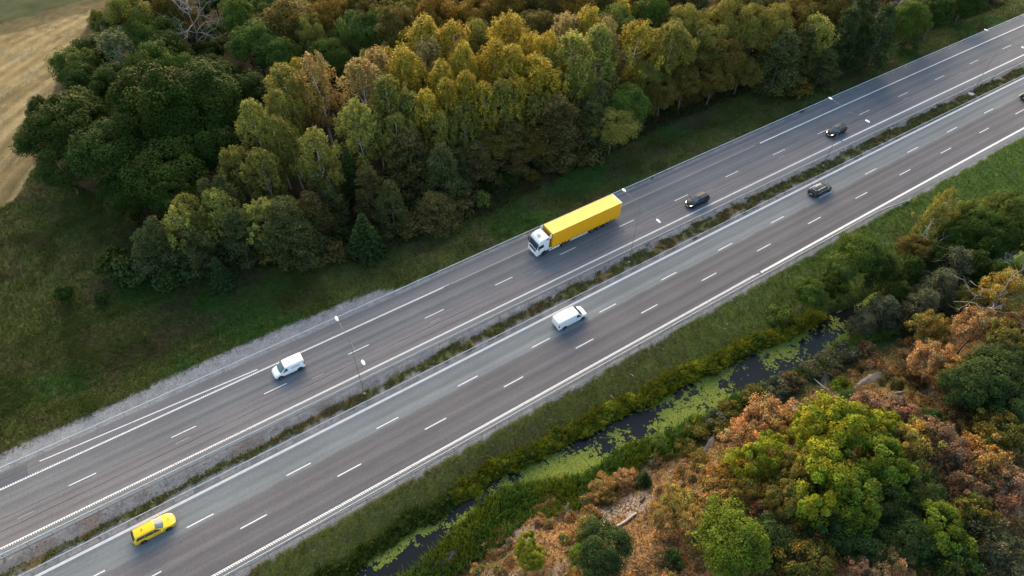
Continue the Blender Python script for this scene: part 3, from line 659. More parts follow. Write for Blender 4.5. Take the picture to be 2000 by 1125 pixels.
van1 = car('delivery_van', 'small white delivery van with blue side lettering, alone on the left of the far carriageway', 'van', scale_st(VAN, .97, .97, .95), P(4.0, 59.85, .005), -1, M['white'], (.52, 1.27), [(.22, 1.20)], glass='glass_teal', wsg='glass_teal', wx=(1.42, -1.32), wr=.31, head=1, extras=van_logo, vside=(4.12, 4.8), lowtrim=False)
def van2_x(root, B):
    for sg in (-1, 1):
        l = MB(); y, z = B.ev(.1, 3.2); l.box((.1, sg * (y + .004), z), (.2, .008, .07)); l.box((.55, sg * (B.ev(.55, 3.4)[0] + .004), z + .06), (.12, .008, .05)); l.build('door_handle', M['plate'], root)
        l = MB(); pts = [(x, sg * (B.ev(x, 3.5)[0] + .006), B.ev(x, 3.5)[1]) for x in np.linspace(-1.7, .0, 6)]; l.tube(pts, .012, 4); l.build('sliding_rail', M['plate'], root)
V2 = [(a + (-.45 if a < .3 else (.38 if a > .4 else .1)), b_ * 1.06, c * 1.05, d * 1.06, e * 1.08, f * 1.02) for a, b_, c, d, e, f in VAN]
x, y, z = P(41.45, 46.45, .005)
car('panel_van', 'larger white panel van with a black windscreen beside the median on the near carriageway', 'van', V2, (x, y, z), 1, M['white'], (.95, 1.62), [(.52, 1.52)], wx=(1.62, -1.62), wr=.33, head=1, extras=van2_x, vside=(4.12, 4.8))
# black cars
def rails(root, B):
    for sg in (-1, 1):
        r = MB(); r.tube([(x, sg * (B.ev(x, 5.85)[0]), B.ev(x, 5.85)[1] + .05) for x in np.linspace(-1.75, .2, 8)], .028, 6); r.build('roof_rail', M['silver'], root)
        r = MB(); r.tube([(x, sg * (B.ev(x, 4.1)[0] + .012), B.ev(x, 4.1)[1]) for x in np.linspace(-1.9, 1.0, 8)], .022, 5); r.build('window_trim', M['silver'], root)
    B.patch('glass_roof', M['glass'], root, -1.3, .1, 6.1, 7, 0)
    sp = MB(); sp.tube([(-1.98, y_, B.ev(-1.95, 6.2)[1] + .03) for y_ in np.linspace(-.5, .5, 6)], .03, 6); sp.build('roof_spoiler', M['silver'], root)
def rails_b(root, B):
    for sg in (-1, 1):
        r = MB(); r.tube([(x, sg * (B.ev(x, 5.85)[0]), B.ev(x, 5.85)[1] + .035) for x in np.linspace(-1.5, .2, 8)], .02, 6); r.build('roof_rail', M['silver'], root)
HATCH = scale_st(EST, .92, .98, 1.0)
car('passenger_car', 'black hatchback with lit headlights driving just behind the yellow lorry', 'car', HATCH, at_mid(1362, 390), -1, M['black_car'], (.28, 1.0), [(-1.85, -.9), (-.86, -.05), (0, .9)], rear=(-2.1, -1.82), wx=(1.3, -1.25), wsg='glass_grey', head=2, extras=rails_b, group='dark cars on the motorway')
car('passenger_car', 'black car with lit headlights, farthest along the upper carriageway, at its middle line', 'car', HATCH, at_mid(1634, 254), -1, M['black_car'], (.28, 1.0), [(-1.85, -.9), (-.86, -.05), (0, .9)], rear=(-2.1, -1.82), wx=(1.3, -1.25), wsg='glass_grey', head=2, extras=rails_b, group='dark cars on the motorway')
car('passenger_car', 'black estate car with silver roof rails and glass roof on the near carriageway', 'car', EST, at_mid(1603, 368), 1, M['dark_car'], (.30, 1.08), [(-2.02, -.98), (-.93, -.05), (0, .98)], rear=(-2.30, -1.98), head=1, extras=rails, group='dark cars on the motorway')
x, y, z = ground(1994, 192, .6, flat=0.0)
car('passenger_car', 'dark car cut off by the right edge of the picture, only its tail showing', 'car', EST, (x + 2.9, y - .3, .005), 1, M['dark_car'], (.30, 1.08), [(-2.02, -.98), (-.93, -.05), (0, .98)], rear=(-2.30, -1.98), head=1, extras=rails_b, group='dark cars on the motorway')

# ------------------------------------------------------------------ the yellow lorry (local +x forward; front bumper at x = 0, everything behind negative)
def lorry(pos):
    root = empty('articulated_lorry', pos, math.pi); tag(root, 'long articulated lorry with a white cab and a yellow curtain-sided trailer', 'lorry')
    cab = MB().prism([(-2.30, .95), (-.08, .42), (.0, .55), (.0, 1.25), (-.06, 1.75), (-.30, 2.95), (-.62, 3.35), (-1.2, 3.55), (-2.05, 3.62), (-2.30, 3.45)], -1.24, 1.24, .09).build('cab', M['white'], root)
    ws = MB(); 
    def face(x0, z0, x1, z1, y, off=.012):
        dx, dz = x1 - x0, z1 - z0; l = math.hypot(dx, dz); nx, nz = dz / l * off, -dx / l * off
        nx, nz = abs(nx), abs(nz); return [(x0 + nx, -y, z0 + nz), (x0 + nx, y, z0 + nz), (x1 + nx, y, z1 + nz), (x1 + nx, -y, z1 + nz)]
    ws.quad(*face(-.06, 1.75, -.245, 2.68, 1.12)); ws.build('windscreen', M['glass'], cab)
    MB().box((-.02, -.45, 1.80), (.07, .75, .10), .02).build('dashboard_papers', M['plate'], cab)
    vz = MB(); vz.quad((-.20, -1.18, 2.66), (-.20, 1.18, 2.66), (-.335, 1.18, 3.02), (-.335, -1.18, 3.02)); vz.quad((-.20, -1.18, 2.64), (-.335, -1.18, 3.0), (-.335, 1.18, 3.0), (-.20, 1.18, 2.64)); vz.build('sun_visor', M['glass_teal'], cab)
    MB().box((-1.12, 0, 3.545), (.52, .62, .05), .02).build('roof_hatch', M['glass'], cab)
    for sg in (-1, 1):
        f = MB(); f.prism([(-2.62, 3.2), (-2.25, 3.2), (-2.1, 3.62), (-2.42, 3.98), (-2.62, 3.98)], sg * 1.22 - .03, sg * 1.22 + .03); 
        f.build('side_fin', M['white'], cab)
        f = MB(); f.quad(*[(x, sg * 1.252, z) for x, z in ((-2.1, 3.18), (-1.55, 3.18), (-1.75, 3.42), (-2.1, 3.46))][::(1 if sg < 0 else -1)]); f.build('fin_vent', M['glass'], cab)
        f = MB(); f.quad(*[(x, sg * 1.246, z) for x, z in ((-1.25, 1.92), (-.22, 1.80), (-.36, 2.5), (-1.2, 2.62))][::(1 if sg < 0 else -1)]); f.build('side_window', M['glass'], cab)
        f = MB(); f.box((-.18, sg * 1.44, 2.28), (.14, .24, .78), .05); f.box((-.16, sg * 1.34, 2.66), (.06, .24, .05)); f.box((-.16, sg * 1.34, 1.92), (.06, .24, .05)); f.build('mirror', M['black'], cab)
        f = MB(); f.box((-.03, sg * .92, .78), (.1, .46, .24), .04); f.build('headlight', M['lens'], cab)
        f = MB()
        for k in range(3): f.box((-1.78, sg * 1.242, .62 + .32 * k), (.5, .02, .05))
        f.build('step', M['steel_dull'], cab)
        f = MB(); arch(f, -1.38, sg * 1.25, .60, .52); f.build('wheel_arch', M['arch'], cab)
        f = MB(); f.tube([(-1.42, sg * 1.25, 1.1), (-1.42, sg * 1.25, 2.0)], .012, 4); f.tube([(-.30, sg * 1.25, 1.05), (-.30, sg * 1.25, 1.8)], .01, 4); f.build('door_gap', M['steel_dull'], cab)
    g = MB(); g.box((.0, 0, 1.38), (.05, 1.7, .42), .02)
    g.box((.005, 0, .46), (.07, 1.5, .16), .02); g.build('grille', M['black'], cab)
    bp_ = MB(); bp_.box((-.02, 0, .62), (.16, 2.46, .34), .06); bp_.box((.02, 0, 1.12), (.06, 1.75, .07), .01); bp_.build('bumper', M['white'], cab)
    MB().box((.07, 0, .56), (.02, .52, .12)).build('number_plate', M['plate'], cab)
    bx = MB(); bx.box((-2.34, 0, 2.2), (.06, 2.3, 2.0)); bx.build('cab_back', M['steel_dull'], root)
    # tractor chassis
    ch = MB(); ch.box((-3.6, 0, .82), (5.2, .95, .26), .02); ch.box((-5.0, 0, 1.02), (1.1, 1.2, .12), .02); ch.build('chassis', M['black'], root)
    for sg in (-1, 1):
        s_ = MB(); s_.box((-3.45, sg * 1.10, .72), (2.05, .22, .62), .05); s_.build('side_skirt', M['white'], root)
        MB().box((-2.72, sg * 1.215, .80), (.42, .02, .20)).build('skirt_vent', M['black'], root)
    for x in (-1.38, -5.1):
        for sg in (-1, 1): wheel(root, x, sg * 1.05, .52, .33 if x > -2 else .55)
    # trailer
    T0, T1 = -2.80, -16.45; LT = T0 - T1; xm = (T0 + T1) / 2
    tr = MB(); tr.box((xm, 0, 1.12), (LT - .1, 2.4, .16), .02); tr.box((xm, 0, .92), (LT - 1, 1.0, .3), .02); trb = tr.build('trailer', M['black'], root)
    c = MB(); nseg = 60
    rr = np.random.default_rng(3)
    for sg in (-1, 1):
        V = []; zs = [.94, 1.6, 2.4, 3.2, 3.86]
        for i in range(nseg + 1):
            x = T0 - .02 + (T1 - T0 + .10) * i / nseg
            for j, z in enumerate(zs): V.append((x, sg * (1.262 + .010 * math.sin(i * 1.9) * (1 - j / 5) + rr.uniform(-.004, .004)), z))
        m_ = len(zs); F = []
        for i in range(nseg):
            for j in range(m_ - 1):
                q = (i * m_ + j, i * m_ + j + 1, (i + 1) * m_ + j + 1, (i + 1) * m_ + j); F.append(q if sg < 0 else q[::-1])
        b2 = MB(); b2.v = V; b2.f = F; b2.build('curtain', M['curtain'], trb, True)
        st = MB()
        for i in range(24):
            x = T0 - .35 - i * (LT - .6) / 23; st.box((x, sg * 1.272, 1.06), (.055, .02, .36)); st.box((x, sg * 1.275, 1.22), (.09, .02, .08))
        st.build('curtain_straps', M['black'], trb)
        g = MB(); g.box((-8.3, sg * 1.15, .74), (3.5, .04, .15), .01); g.box((-8.3, sg * 1.15, .50), (3.5, .04, .12), .01); g.build('side_guard', M['lampwhite'], trb)
        lg = MB(); lg.box((-5.95 - .2, sg * .8, .62), (.14, .14, .9), .02); lg.build('landing_leg', M['steel_dull'], trb)
        MB().box((T1 + .0, sg * 1.02, .95), (.08, .4, .16), .02).build('tail_lamp', M['tail'], trb)
        for k in range(4): MB().box((-4.2 - k * 3.4, sg * 1.25, .98), (.10, .02, .05)).build('marker_lamp', M['orange'], trb)
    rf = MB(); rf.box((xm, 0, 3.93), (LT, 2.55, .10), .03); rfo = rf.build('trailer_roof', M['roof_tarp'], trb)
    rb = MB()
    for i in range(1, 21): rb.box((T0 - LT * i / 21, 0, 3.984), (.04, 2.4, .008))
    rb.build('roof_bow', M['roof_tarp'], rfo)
    fb = MB(); fb.box((T0 + .03, 0, 2.46), (.06, 2.48, 2.88), .015); fbo = fb.build('front_board', M['bulkhead'], trb)
    lt = MB(); xs = T0 + .065
    for i, (y_, h_) in enumerate(((.85, .26), (.70, .20), (.56, .26), (.38, .18), (.24, .24), (-.02, .2), (-.18, .26), (-.42, .26))): lt.quad((xs, y_ + .05, 3.42), (xs, y_ - .05, 3.42), (xs, y_ - .05, 3.42 + h_), (xs, y_ + .05, 3.42 + h_))
    lt.quad((xs, .5, 3.0), (xs, -.6, 3.0), (xs, -.6, 3.12), (xs, .5, 3.12)); lt.build('lettering', M['letter'], fbo)
    rd = MB(); rd.box((T1 + .02, 0, 2.48), (.08, 2.52, 2.86), .02); rdo = rd.build('rear_door', M['curtain'], trb)
    wf = MB(); wf.box((T1 + .01, 0, 3.93), (.16, 2.57, .16), .02)
    for sg in (-1, 1): wf.box((T1 - .02, sg * 1.22, 2.46), (.05, .07, 2.80), .01)
    wf.box((T1 + .01, 0, 1.08), (.12, 2.5, .14), .01); wf.build('rear_frame', M['white'], trb)
    rbm = MB(); rbm.box((T1 + .15, 0, .52), (.12, 2.3, .14), .02); rbm.build('rear_bumper', M['steel'], trb)
    for x in (-10.9, -12.25, -13.6):
        for sg in (-1, 1): wheel(trb, x, sg * 1.02, .50, .40)
    return root
x, y, z = P(44.3, 60.42, .005)
lor = lorry((x, y, z))
lor.rotation_euler = (0, 0, math.pi + R(.0))
# ------------------------------------------------------------------ foliage: crowns of many small leaf faces gathered in clumps
def leaves(rng, C, RAD, N, size, out=.8, up=.35, jit=.75, droop=0.0, aspect=1.0, var=.28, cvar=.22, hue=.10, shell=.45, cen=None, cw=.5):
    """C (m,3) clump centres, RAD (m,3) radii, N leaves per clump"""
    m = len(C); n = m * N; ci = np.repeat(np.arange(m), N)
    d = rng.normal(size=(n, 3)); d /= np.linalg.norm(d, axis=1)[:, None]
    d[:, 2] = np.where((d[:, 2] < -.35) & (rng.random(n) < .6), -d[:, 2], d[:, 2])
    r = shell + (1 - shell) * rng.random(n) ** .6
    p = C[ci] + d * RAD[ci] * r[:, None]
    p[:, 2] -= droop * rng.random(n) ** 2
    if cen is not None:
        cd = (p - np.array(cen[:3])) / np.array(cen[3:]); cd /= np.maximum(np.linalg.norm(cd, axis=1)[:, None], 1e-6); d = d * (1 - cw) + cd * cw
    nrm = d * out + np.array([0, 0, up]) + rng.normal(size=(n, 3)) * jit * .6; nrm /= np.linalg.norm(nrm, axis=1)[:, None]
    tg = rng.normal(size=(n, 3)); 
    if droop > 0: tg = tg * .5 + np.array([0, 0, -1.0])
    tg -= nrm * (tg * nrm).sum(1)[:, None]; tg /= np.maximum(np.linalg.norm(tg, axis=1)[:, None], 1e-6); bt = np.cross(nrm, tg)
    sz = size * rng.uniform(.55, 1.35, n)
    a = tg * (sz * aspect)[:, None]; b = bt * (sz / aspect ** .5 * .72)[:, None]
    V = np.stack([p - a, p + b * .9 - a * .1, p + a, p - b * .9 + a * .1], 1).reshape(-1, 3)
    cb = 1 + cvar * rng.normal(size=m).clip(-1.8, 1.8); ch = hue * rng.normal(size=m)
    lv = (1 + var * rng.normal(size=n).clip(-2, 2)).clip(.35, 1.8) * cb[ci].clip(.5, 1.6)
    h = ch[ci] + rng.normal(size=n) * hue * .7
    col = np.stack([lv * (1 + h), lv, lv * (1 - .3 * h)], 1).clip(.05, 3)
    return V, np.repeat(col, 4, 0)
def crown_mesh(name, parts):
    V = np.concatenate([p[0] for p in parts]); Cc = np.concatenate([p[1] for p in parts]); n = len(V) // 4
    return mesh_np(name, V, [np.arange(n * 4).reshape(n, 4)], Cc)
def limbs(rng, H, base_r, spread, n, z0, mat, lean=0, white=False, ups=.8):
    b = MB(); top = H * .92; lx, ly = rng.normal() * lean, rng.normal() * lean
    axis = lambda t: (lx * t * t + .12 * math.sin(t * 7 + lx * 9), ly * t * t + .12 * math.cos(t * 6), top * t)
    ts = np.linspace(0, 1, 8); b.tube([(axis(t)[0], axis(t)[1], axis(t)[2] - (.4 if t == 0 else 0)) for t in ts], [base_r * (1 - .88 * t) + .01 for t in ts], 7)
    for i in range(n):
        t = z0 + (.92 - z0) * (i + rng.random()) / n; x, y, z = axis(t); a = rng.random() * 6.28; L = spread * (.55 + .5 * rng.random()) * (1 - .55 * (t - z0) / (1 - z0))
        q = [(x, y, z)]
        for k in (.35, .7, 1.0): q.append((x + math.cos(a) * L * k + rng.normal() * .12, y + math.sin(a) * L * k + rng.normal() * .12, z + L * ups * k + rng.normal() * .1))
        r0 = base_r * (1 - .85 * t) * .55; b.tube(q, [r0, r0 * .7, r0 * .45, r0 * .15 + .006], 5)
    return b
def mk_birch(seed, H=17, W=6.6, dens=1.0):
    rng = np.random.default_rng(seed); m = int(210 * dens); t = rng.random(m) ** .85
    a = rng.random(m) * 6.28; prof = np.sin(np.pi * np.clip(t * .94 + .03, 0, 1) ** .74) ** .62
    lob = 1 + .22 * np.sin(2 * a + 5 * t + seed) + .16 * np.sin(3 * a - 9 * t + 2 * seed)
    rr = W / 2 * lob * prof * (.30 + .62 * rng.random(m) ** .45)
    z0 = .30; z = H * (z0 + (.965 - z0) * t)
    C = np.stack([rr * np.cos(a), rr * np.sin(a), z], 1); k = rng.uniform(.6, 1.45, m)
    RAD = np.stack([.42 * k, .42 * k, .78 * k], 1) * (W / 6.6)
    p = leaves(rng, C, RAD, 50, .125, out=.9, up=.3, jit=.9, droop=1.3, aspect=1.5, var=.30, cvar=.17, hue=.05, shell=.2, cen=(0, 0, H * .58, W / 2, W / 2, H * .4), cw=.42)
    return p, limbs(rng, H, .17, W * .36, 13, .34, None, .35, ups=1.25)
def mk_broad(seed, H=15, W=11, rs=1.0, cw=.45, m=84, fine=.15, nl=240, bump=1.0, low=.22, cvar=.13, hue=.05):
    rng = np.random.default_rng(seed)
    u = rng.random(m); a = rng.random(m) * 6.28; el = np.arcsin(-.25 + 1.24 * u.clip(0, 1))     # shell directions, biased upward
    el = np.arcsin(np.clip(-.30 + 1.28 * u, -1, 1)); rad = .62 + .26 * rng.random(m)
    lob = 1 + .16 * np.sin(2 * a + seed) * bump + .10 * np.sin(3 * a + 2 * seed) * bump
    Rz = H * (1 - low) / 2; cz = H * low + Rz
    C = np.stack([W / 2 * rad * lob * np.cos(el) * np.cos(a), W / 2 * rad * lob * np.cos(el) * np.sin(a), cz + Rz * rad * np.sin(el) * .97], 1)
    k = rng.uniform(.6, 1.45, m)[:, None] * W / 11; RAD = np.array([[1.25, 1.25, 1.05]]) * k * rs
    p = leaves(rng, C, RAD, nl, fine, out=.95, up=.3, jit=.65, var=.22, cvar=cvar, hue=hue, shell=.55, cen=(0, 0, cz, W / 2, W / 2, Rz), cw=cw)
    m2 = 16; d = rng.normal(size=(m2, 3)) * np.array([W * .13, W * .13, H * .14]) + np.array([0, 0, cz - .1 * H])
    q = leaves(rng, d, np.full((m2, 3), W * .12), 60, fine * 1.4, var=.2, cvar=.2, hue=.05)
    return (np.concatenate([p[0], q[0]]), np.concatenate([p[1], q[1]])), limbs(rng, H * .82, .26, W * .33, 12, .25, None, .3, ups=.75)
def mk_oak(seed, H=9, W=9, nl=150, fine=.12, hue=.13, cvar=.22):
    rng = np.random.default_rng(seed); m = 105
    u = rng.random(m); a = rng.random(m) * 6.28; el = np.arcsin(np.clip(-.15 + 1.15 * u, -1, 1)); rad = .40 + .48 * rng.random(m) ** .8
    lob = 1 + .22 * np.sin(2 * a + seed) + .15 * np.sin(5 * a + 2 * seed)
    Rz = H * .40; cz = H * .56
    C = np.stack([W / 2 * rad * lob * np.cos(el) * np.cos(a), W / 2 * rad * lob * np.cos(el) * np.sin(a), cz + Rz * rad * np.sin(el)], 1)
    k = rng.uniform(.4, 1.3, m)[:, None] * W / 9; RAD = np.array([[.80, .80, .62]]) * k
    p = leaves(rng, C, RAD, nl, fine, out=.6, up=.5, jit=1.1, var=.36, cvar=cvar, hue=hue, shell=.05, cen=(0, 0, cz, W / 2, W / 2, Rz), cw=.4)
    return p, limbs(rng, H * .85, .17, W * .36, 18, .22, None, .4, ups=.7)
def mk_pine(seed, H=11, W=7.5):
    rng = np.random.default_rng(seed); L = []; Rr = []
    nb = 11
    for i in range(nb):
        t = .12 + .85 * i / (nb - 1); R_ = W / 2 * (1 - t) ** .62 * (1.0 if t > .2 else .85) + .25; z = H * t; k = int(5 + 6 * (1 - t)); off = rng.random() * 6.28
        for j in range(k):
            a = off + 6.28 * j / k + rng.normal() * .25; rr = R_ * (.55 + .42 * rng.random())
            L.append((rr * math.cos(a), rr * math.sin(a), z + rng.normal() * .3 + .12 * rr)); s_ = .35 + .30 * R_ / (W / 2) + .15; Rr.append((s_ * 1.5, s_ * 1.5, s_ * .8))
    p = leaves(rng, np.array(L), np.array(Rr), 130, .12, out=.5, up=.55, jit=.9, aspect=1.7, var=.28, cvar=.18, hue=.06, shell=.2)
    return p, limbs(rng, H, .2, W * .4, 16, .15, None, .15, ups=.25)
def mk_spruce(seed, H=9, W=5):
    rng = np.random.default_rng(seed); L = []; Rr = []
    for i in range(17):
        t = .05 + .92 * i / 16; R_ = W / 2 * (1 - t) ** .9 + .10; z = H * t; k = int(6 + 9 * (1 - t)); off = rng.random() * 6.28
        for j in range(k):
            a = off + 6.28 * j / k
            for f in (.5, .95): rr = R_ * (f + .08 * rng.normal()); L.append((rr * math.cos(a), rr * math.sin(a), z - .28 * rr + rng.normal() * .08)); s_ = .22 + .25 * R_ / (W / 2); Rr.append((s_, s_, s_ * .5))
    p = leaves(rng, np.array(L), np.array(Rr), 34, .11, out=.5, up=.5, jit=.7, aspect=1.6, var=.25, cvar=.12, hue=.05, shell=.2)
    b = MB(); b.tube([(0, 0, -.3), (0, 0, H * .95)], [.16, .02], 7); return p, b
def mk_shrub(seed, H=2.2, W=3, n=24, nl=110, fine=.10, asp=1.1, hue=.08, cvar=.2, shell=.3):
    rng = np.random.default_rng(seed); a = rng.random(n) * 6.28; rr = W / 2 * .72 * rng.random(n) ** .5; z = H * (.25 + .5 * rng.random(n)) * (1 - .45 * (rr / (W / 2)) ** 2)
    C = np.stack([rr * np.cos(a), rr * np.sin(a), z], 1); k = rng.uniform(.7, 1.25, n)[:, None]; RAD = np.array([[W * .19, W * .19, H * .24]]) * k
    p = leaves(rng, C, RAD, nl, fine, out=.7, up=.5, jit=.8, aspect=asp, var=.3, cvar=cvar, hue=hue, shell=shell)
    b = MB()
    for i in range(6): a_ = rng.random() * 6.28; b.tube([(0, 0, -.2), (.25 * W * math.cos(a_), .25 * W * math.sin(a_), H * .6)], [.05, .015], 5)
    return p, b
def rec_branch(b, rng, p, d, L, r, depth, gnarl=.28):
    pts = [p]; q = Vector(p); dd = Vector(d).normalized(); n = 4
    for i in range(n):
        dd = (dd + Vector(rng.normal(size=3)) * gnarl).normalized(); q = q + dd * L / n; pts.append(tuple(q))
    b.tube(pts, [r * (1 - .5 * i / n) for i in range(n + 1)], 6)
    if depth <= 0: return
    for k in range(int(rng.integers(2, 4)) + (1 if depth > 1 else 0)):
        t = int(rng.integers(2, n + 1)); nd = (dd + Vector(rng.normal(size=3)) * .75 + Vector((0, 0, .12))).normalized(); rec_branch(b, rng, pts[t], nd, L * rng.uniform(.45, .75), r * .5, depth - 1, gnarl)

PROTO = {}
def proto(kind, maker, seeds, H, W, leafm, barkm, **kw):
    PROTO[kind] = []
    for sd_ in seeds:
        p, b = maker(sd_, H, W, **kw); cm = crown_mesh(kind + '_crown', [p]); cm.materials.append(M[leafm])
        tm = bpy.data.meshes.new(kind + '_trunk'); tm.from_pydata([tuple(v) for v in b.v], [], b.f); tm.update(); tm.materials.append(M[barkm])
        PROTO[kind].append((cm, tm, H, W))
proto('birch', mk_birch, (1, 2, 3, 4, 5), 17, 6.6, 'leaf', 'bark_white')
proto('thin_birch', mk_birch, (11, 12), 17, 6.6, 'leaf', 'bark_white', dens=.62)
proto('broad', mk_broad, (21, 22, 23, 24, 25), 15, 11, 'leaf', 'bark')
proto('maple', mk_broad, (31, 32, 33), 12, 10, 'leaf', 'bark', fine=.125, nl=170, bump=2.0, cvar=.24, hue=.13, rs=.66, cw=.3, m=150)
proto('oak', mk_oak, (41, 42, 43, 44), 9, 9, 'leaf', 'bark')
proto('pine', mk_pine, (51, 52, 53), 11, 7.5, 'needle', 'bark')
proto('spruce', mk_spruce, (61, 62), 9, 5, 'needle', 'bark')
proto('shrub', mk_shrub, (71, 72, 73, 74), 2.2, 3.0, 'leaf', 'bark')
proto('dry_shrub', mk_shrub, (81, 82, 83), 1.5, 2.6, 'leaf', 'bark', n=24, nl=55, fine=.085, asp=1.3, hue=.22, cvar=.28, shell=.05)
NAMES = {'birch': ('birch_tree', 'birch'), 'thin_birch': ('birch_tree', 'birch'), 'broad': ('broadleaf_tree', 'tree'), 'maple': ('maple_tree', 'maple tree'), 'oak': ('oak_tree', 'oak tree'), 'pine': ('pine_tree', 'pine'), 'spruce': ('spruce_tree', 'spruce'), 'shrub': ('shrub', 'shrub'), 'dry_shrub': ('dry_shrub', 'shrub')}
trng = random.Random(5)
TREES = []      # (object, kind, base x, base y, top pixel) of every tree placed
def plant(kind, x, y, z, H, W, col, label=None, group=None, cvar=.10):
    cm, tm, h0, w0 = trng.choice(PROTO[kind]); nm, cat = NAMES[kind]
    root = empty(nm, (x, y, z - .05), trng.random() * 6.28); root.rotation_euler[0] = trng.gauss(0, .035); root.rotation_euler[1] = trng.gauss(0, .035); root.scale = (W / w0, W / w0, H / h0)
    root['kind_'] = kind
    tag(root, label, cat, group)
    tr = link(bpy.data.objects.new('stem' if 'shrub' in kind else 'trunk', tm), root)
    cr = link(bpy.data.objects.new('foliage' if 'shrub' in kind else 'crown', cm), root)
    k = 1 + trng.uniform(-cvar, cvar); q = trng.uniform(-.06, .06); cr.color = (col[0] * k * (1 + q), col[1] * k, col[2] * k * (1 - q), 1)
    tr.color = cr.color
    tp = proj(x, y, z + H); TREES.append([root, kind, x, y, tp, col]); del root['kind_']
    return root
# ------------------------------------------------------------------ the forest north of the road: trees seen one by one (top pixel, height, width, colour)
CL = dict(G=(.33, .245, .030), O=(.19, .178, .036), Y=(.245, .24, .048), B=(.28, .20, .065), D=(.032, .057, .010), M=(.066, .105, .018), L=(.095, .13, .026), K=(.115, .092, .020), KO=(.20, .125, .022),  # G, KO: autumn leaf tones with the warm top-centre glow put into them
          P=(.066, .078, .026), PB=(.090, .078, .026), S=(.036, .060, .018), SV=(.13, .15, .06), YG=(.15, .15, .03),
          peach=(.37, .225, .10), pink=(.255, .15, .088), orange=(.27, .175, .055), amber=(.27, .20, .045), rust=(.18, .11, .06), lime=(.175, .19, .016), maple=(.085, .13, .016), dark=(.036, .060, .018), olive=(.12, .105, .024), grey=(.085, .092, .05), brown=(.11, .075, .035))
TONE = dict(G='golden', O='olive', Y='yellow-green', B='brownish', D='dark green', M='mid green', L='light green', K='dark olive', KO='orange-brown', P='grey-green', PB='brown-green', S='deep green', SV='silvery grey', YG='yellowish green',
            peach='peach coloured', pink='dusty pink', orange='orange', amber='amber yellow', rust='rust red', lime='lime yellow', maple='fresh green', dark='dark green', olive='olive', grey='grey-green', brown='brown')
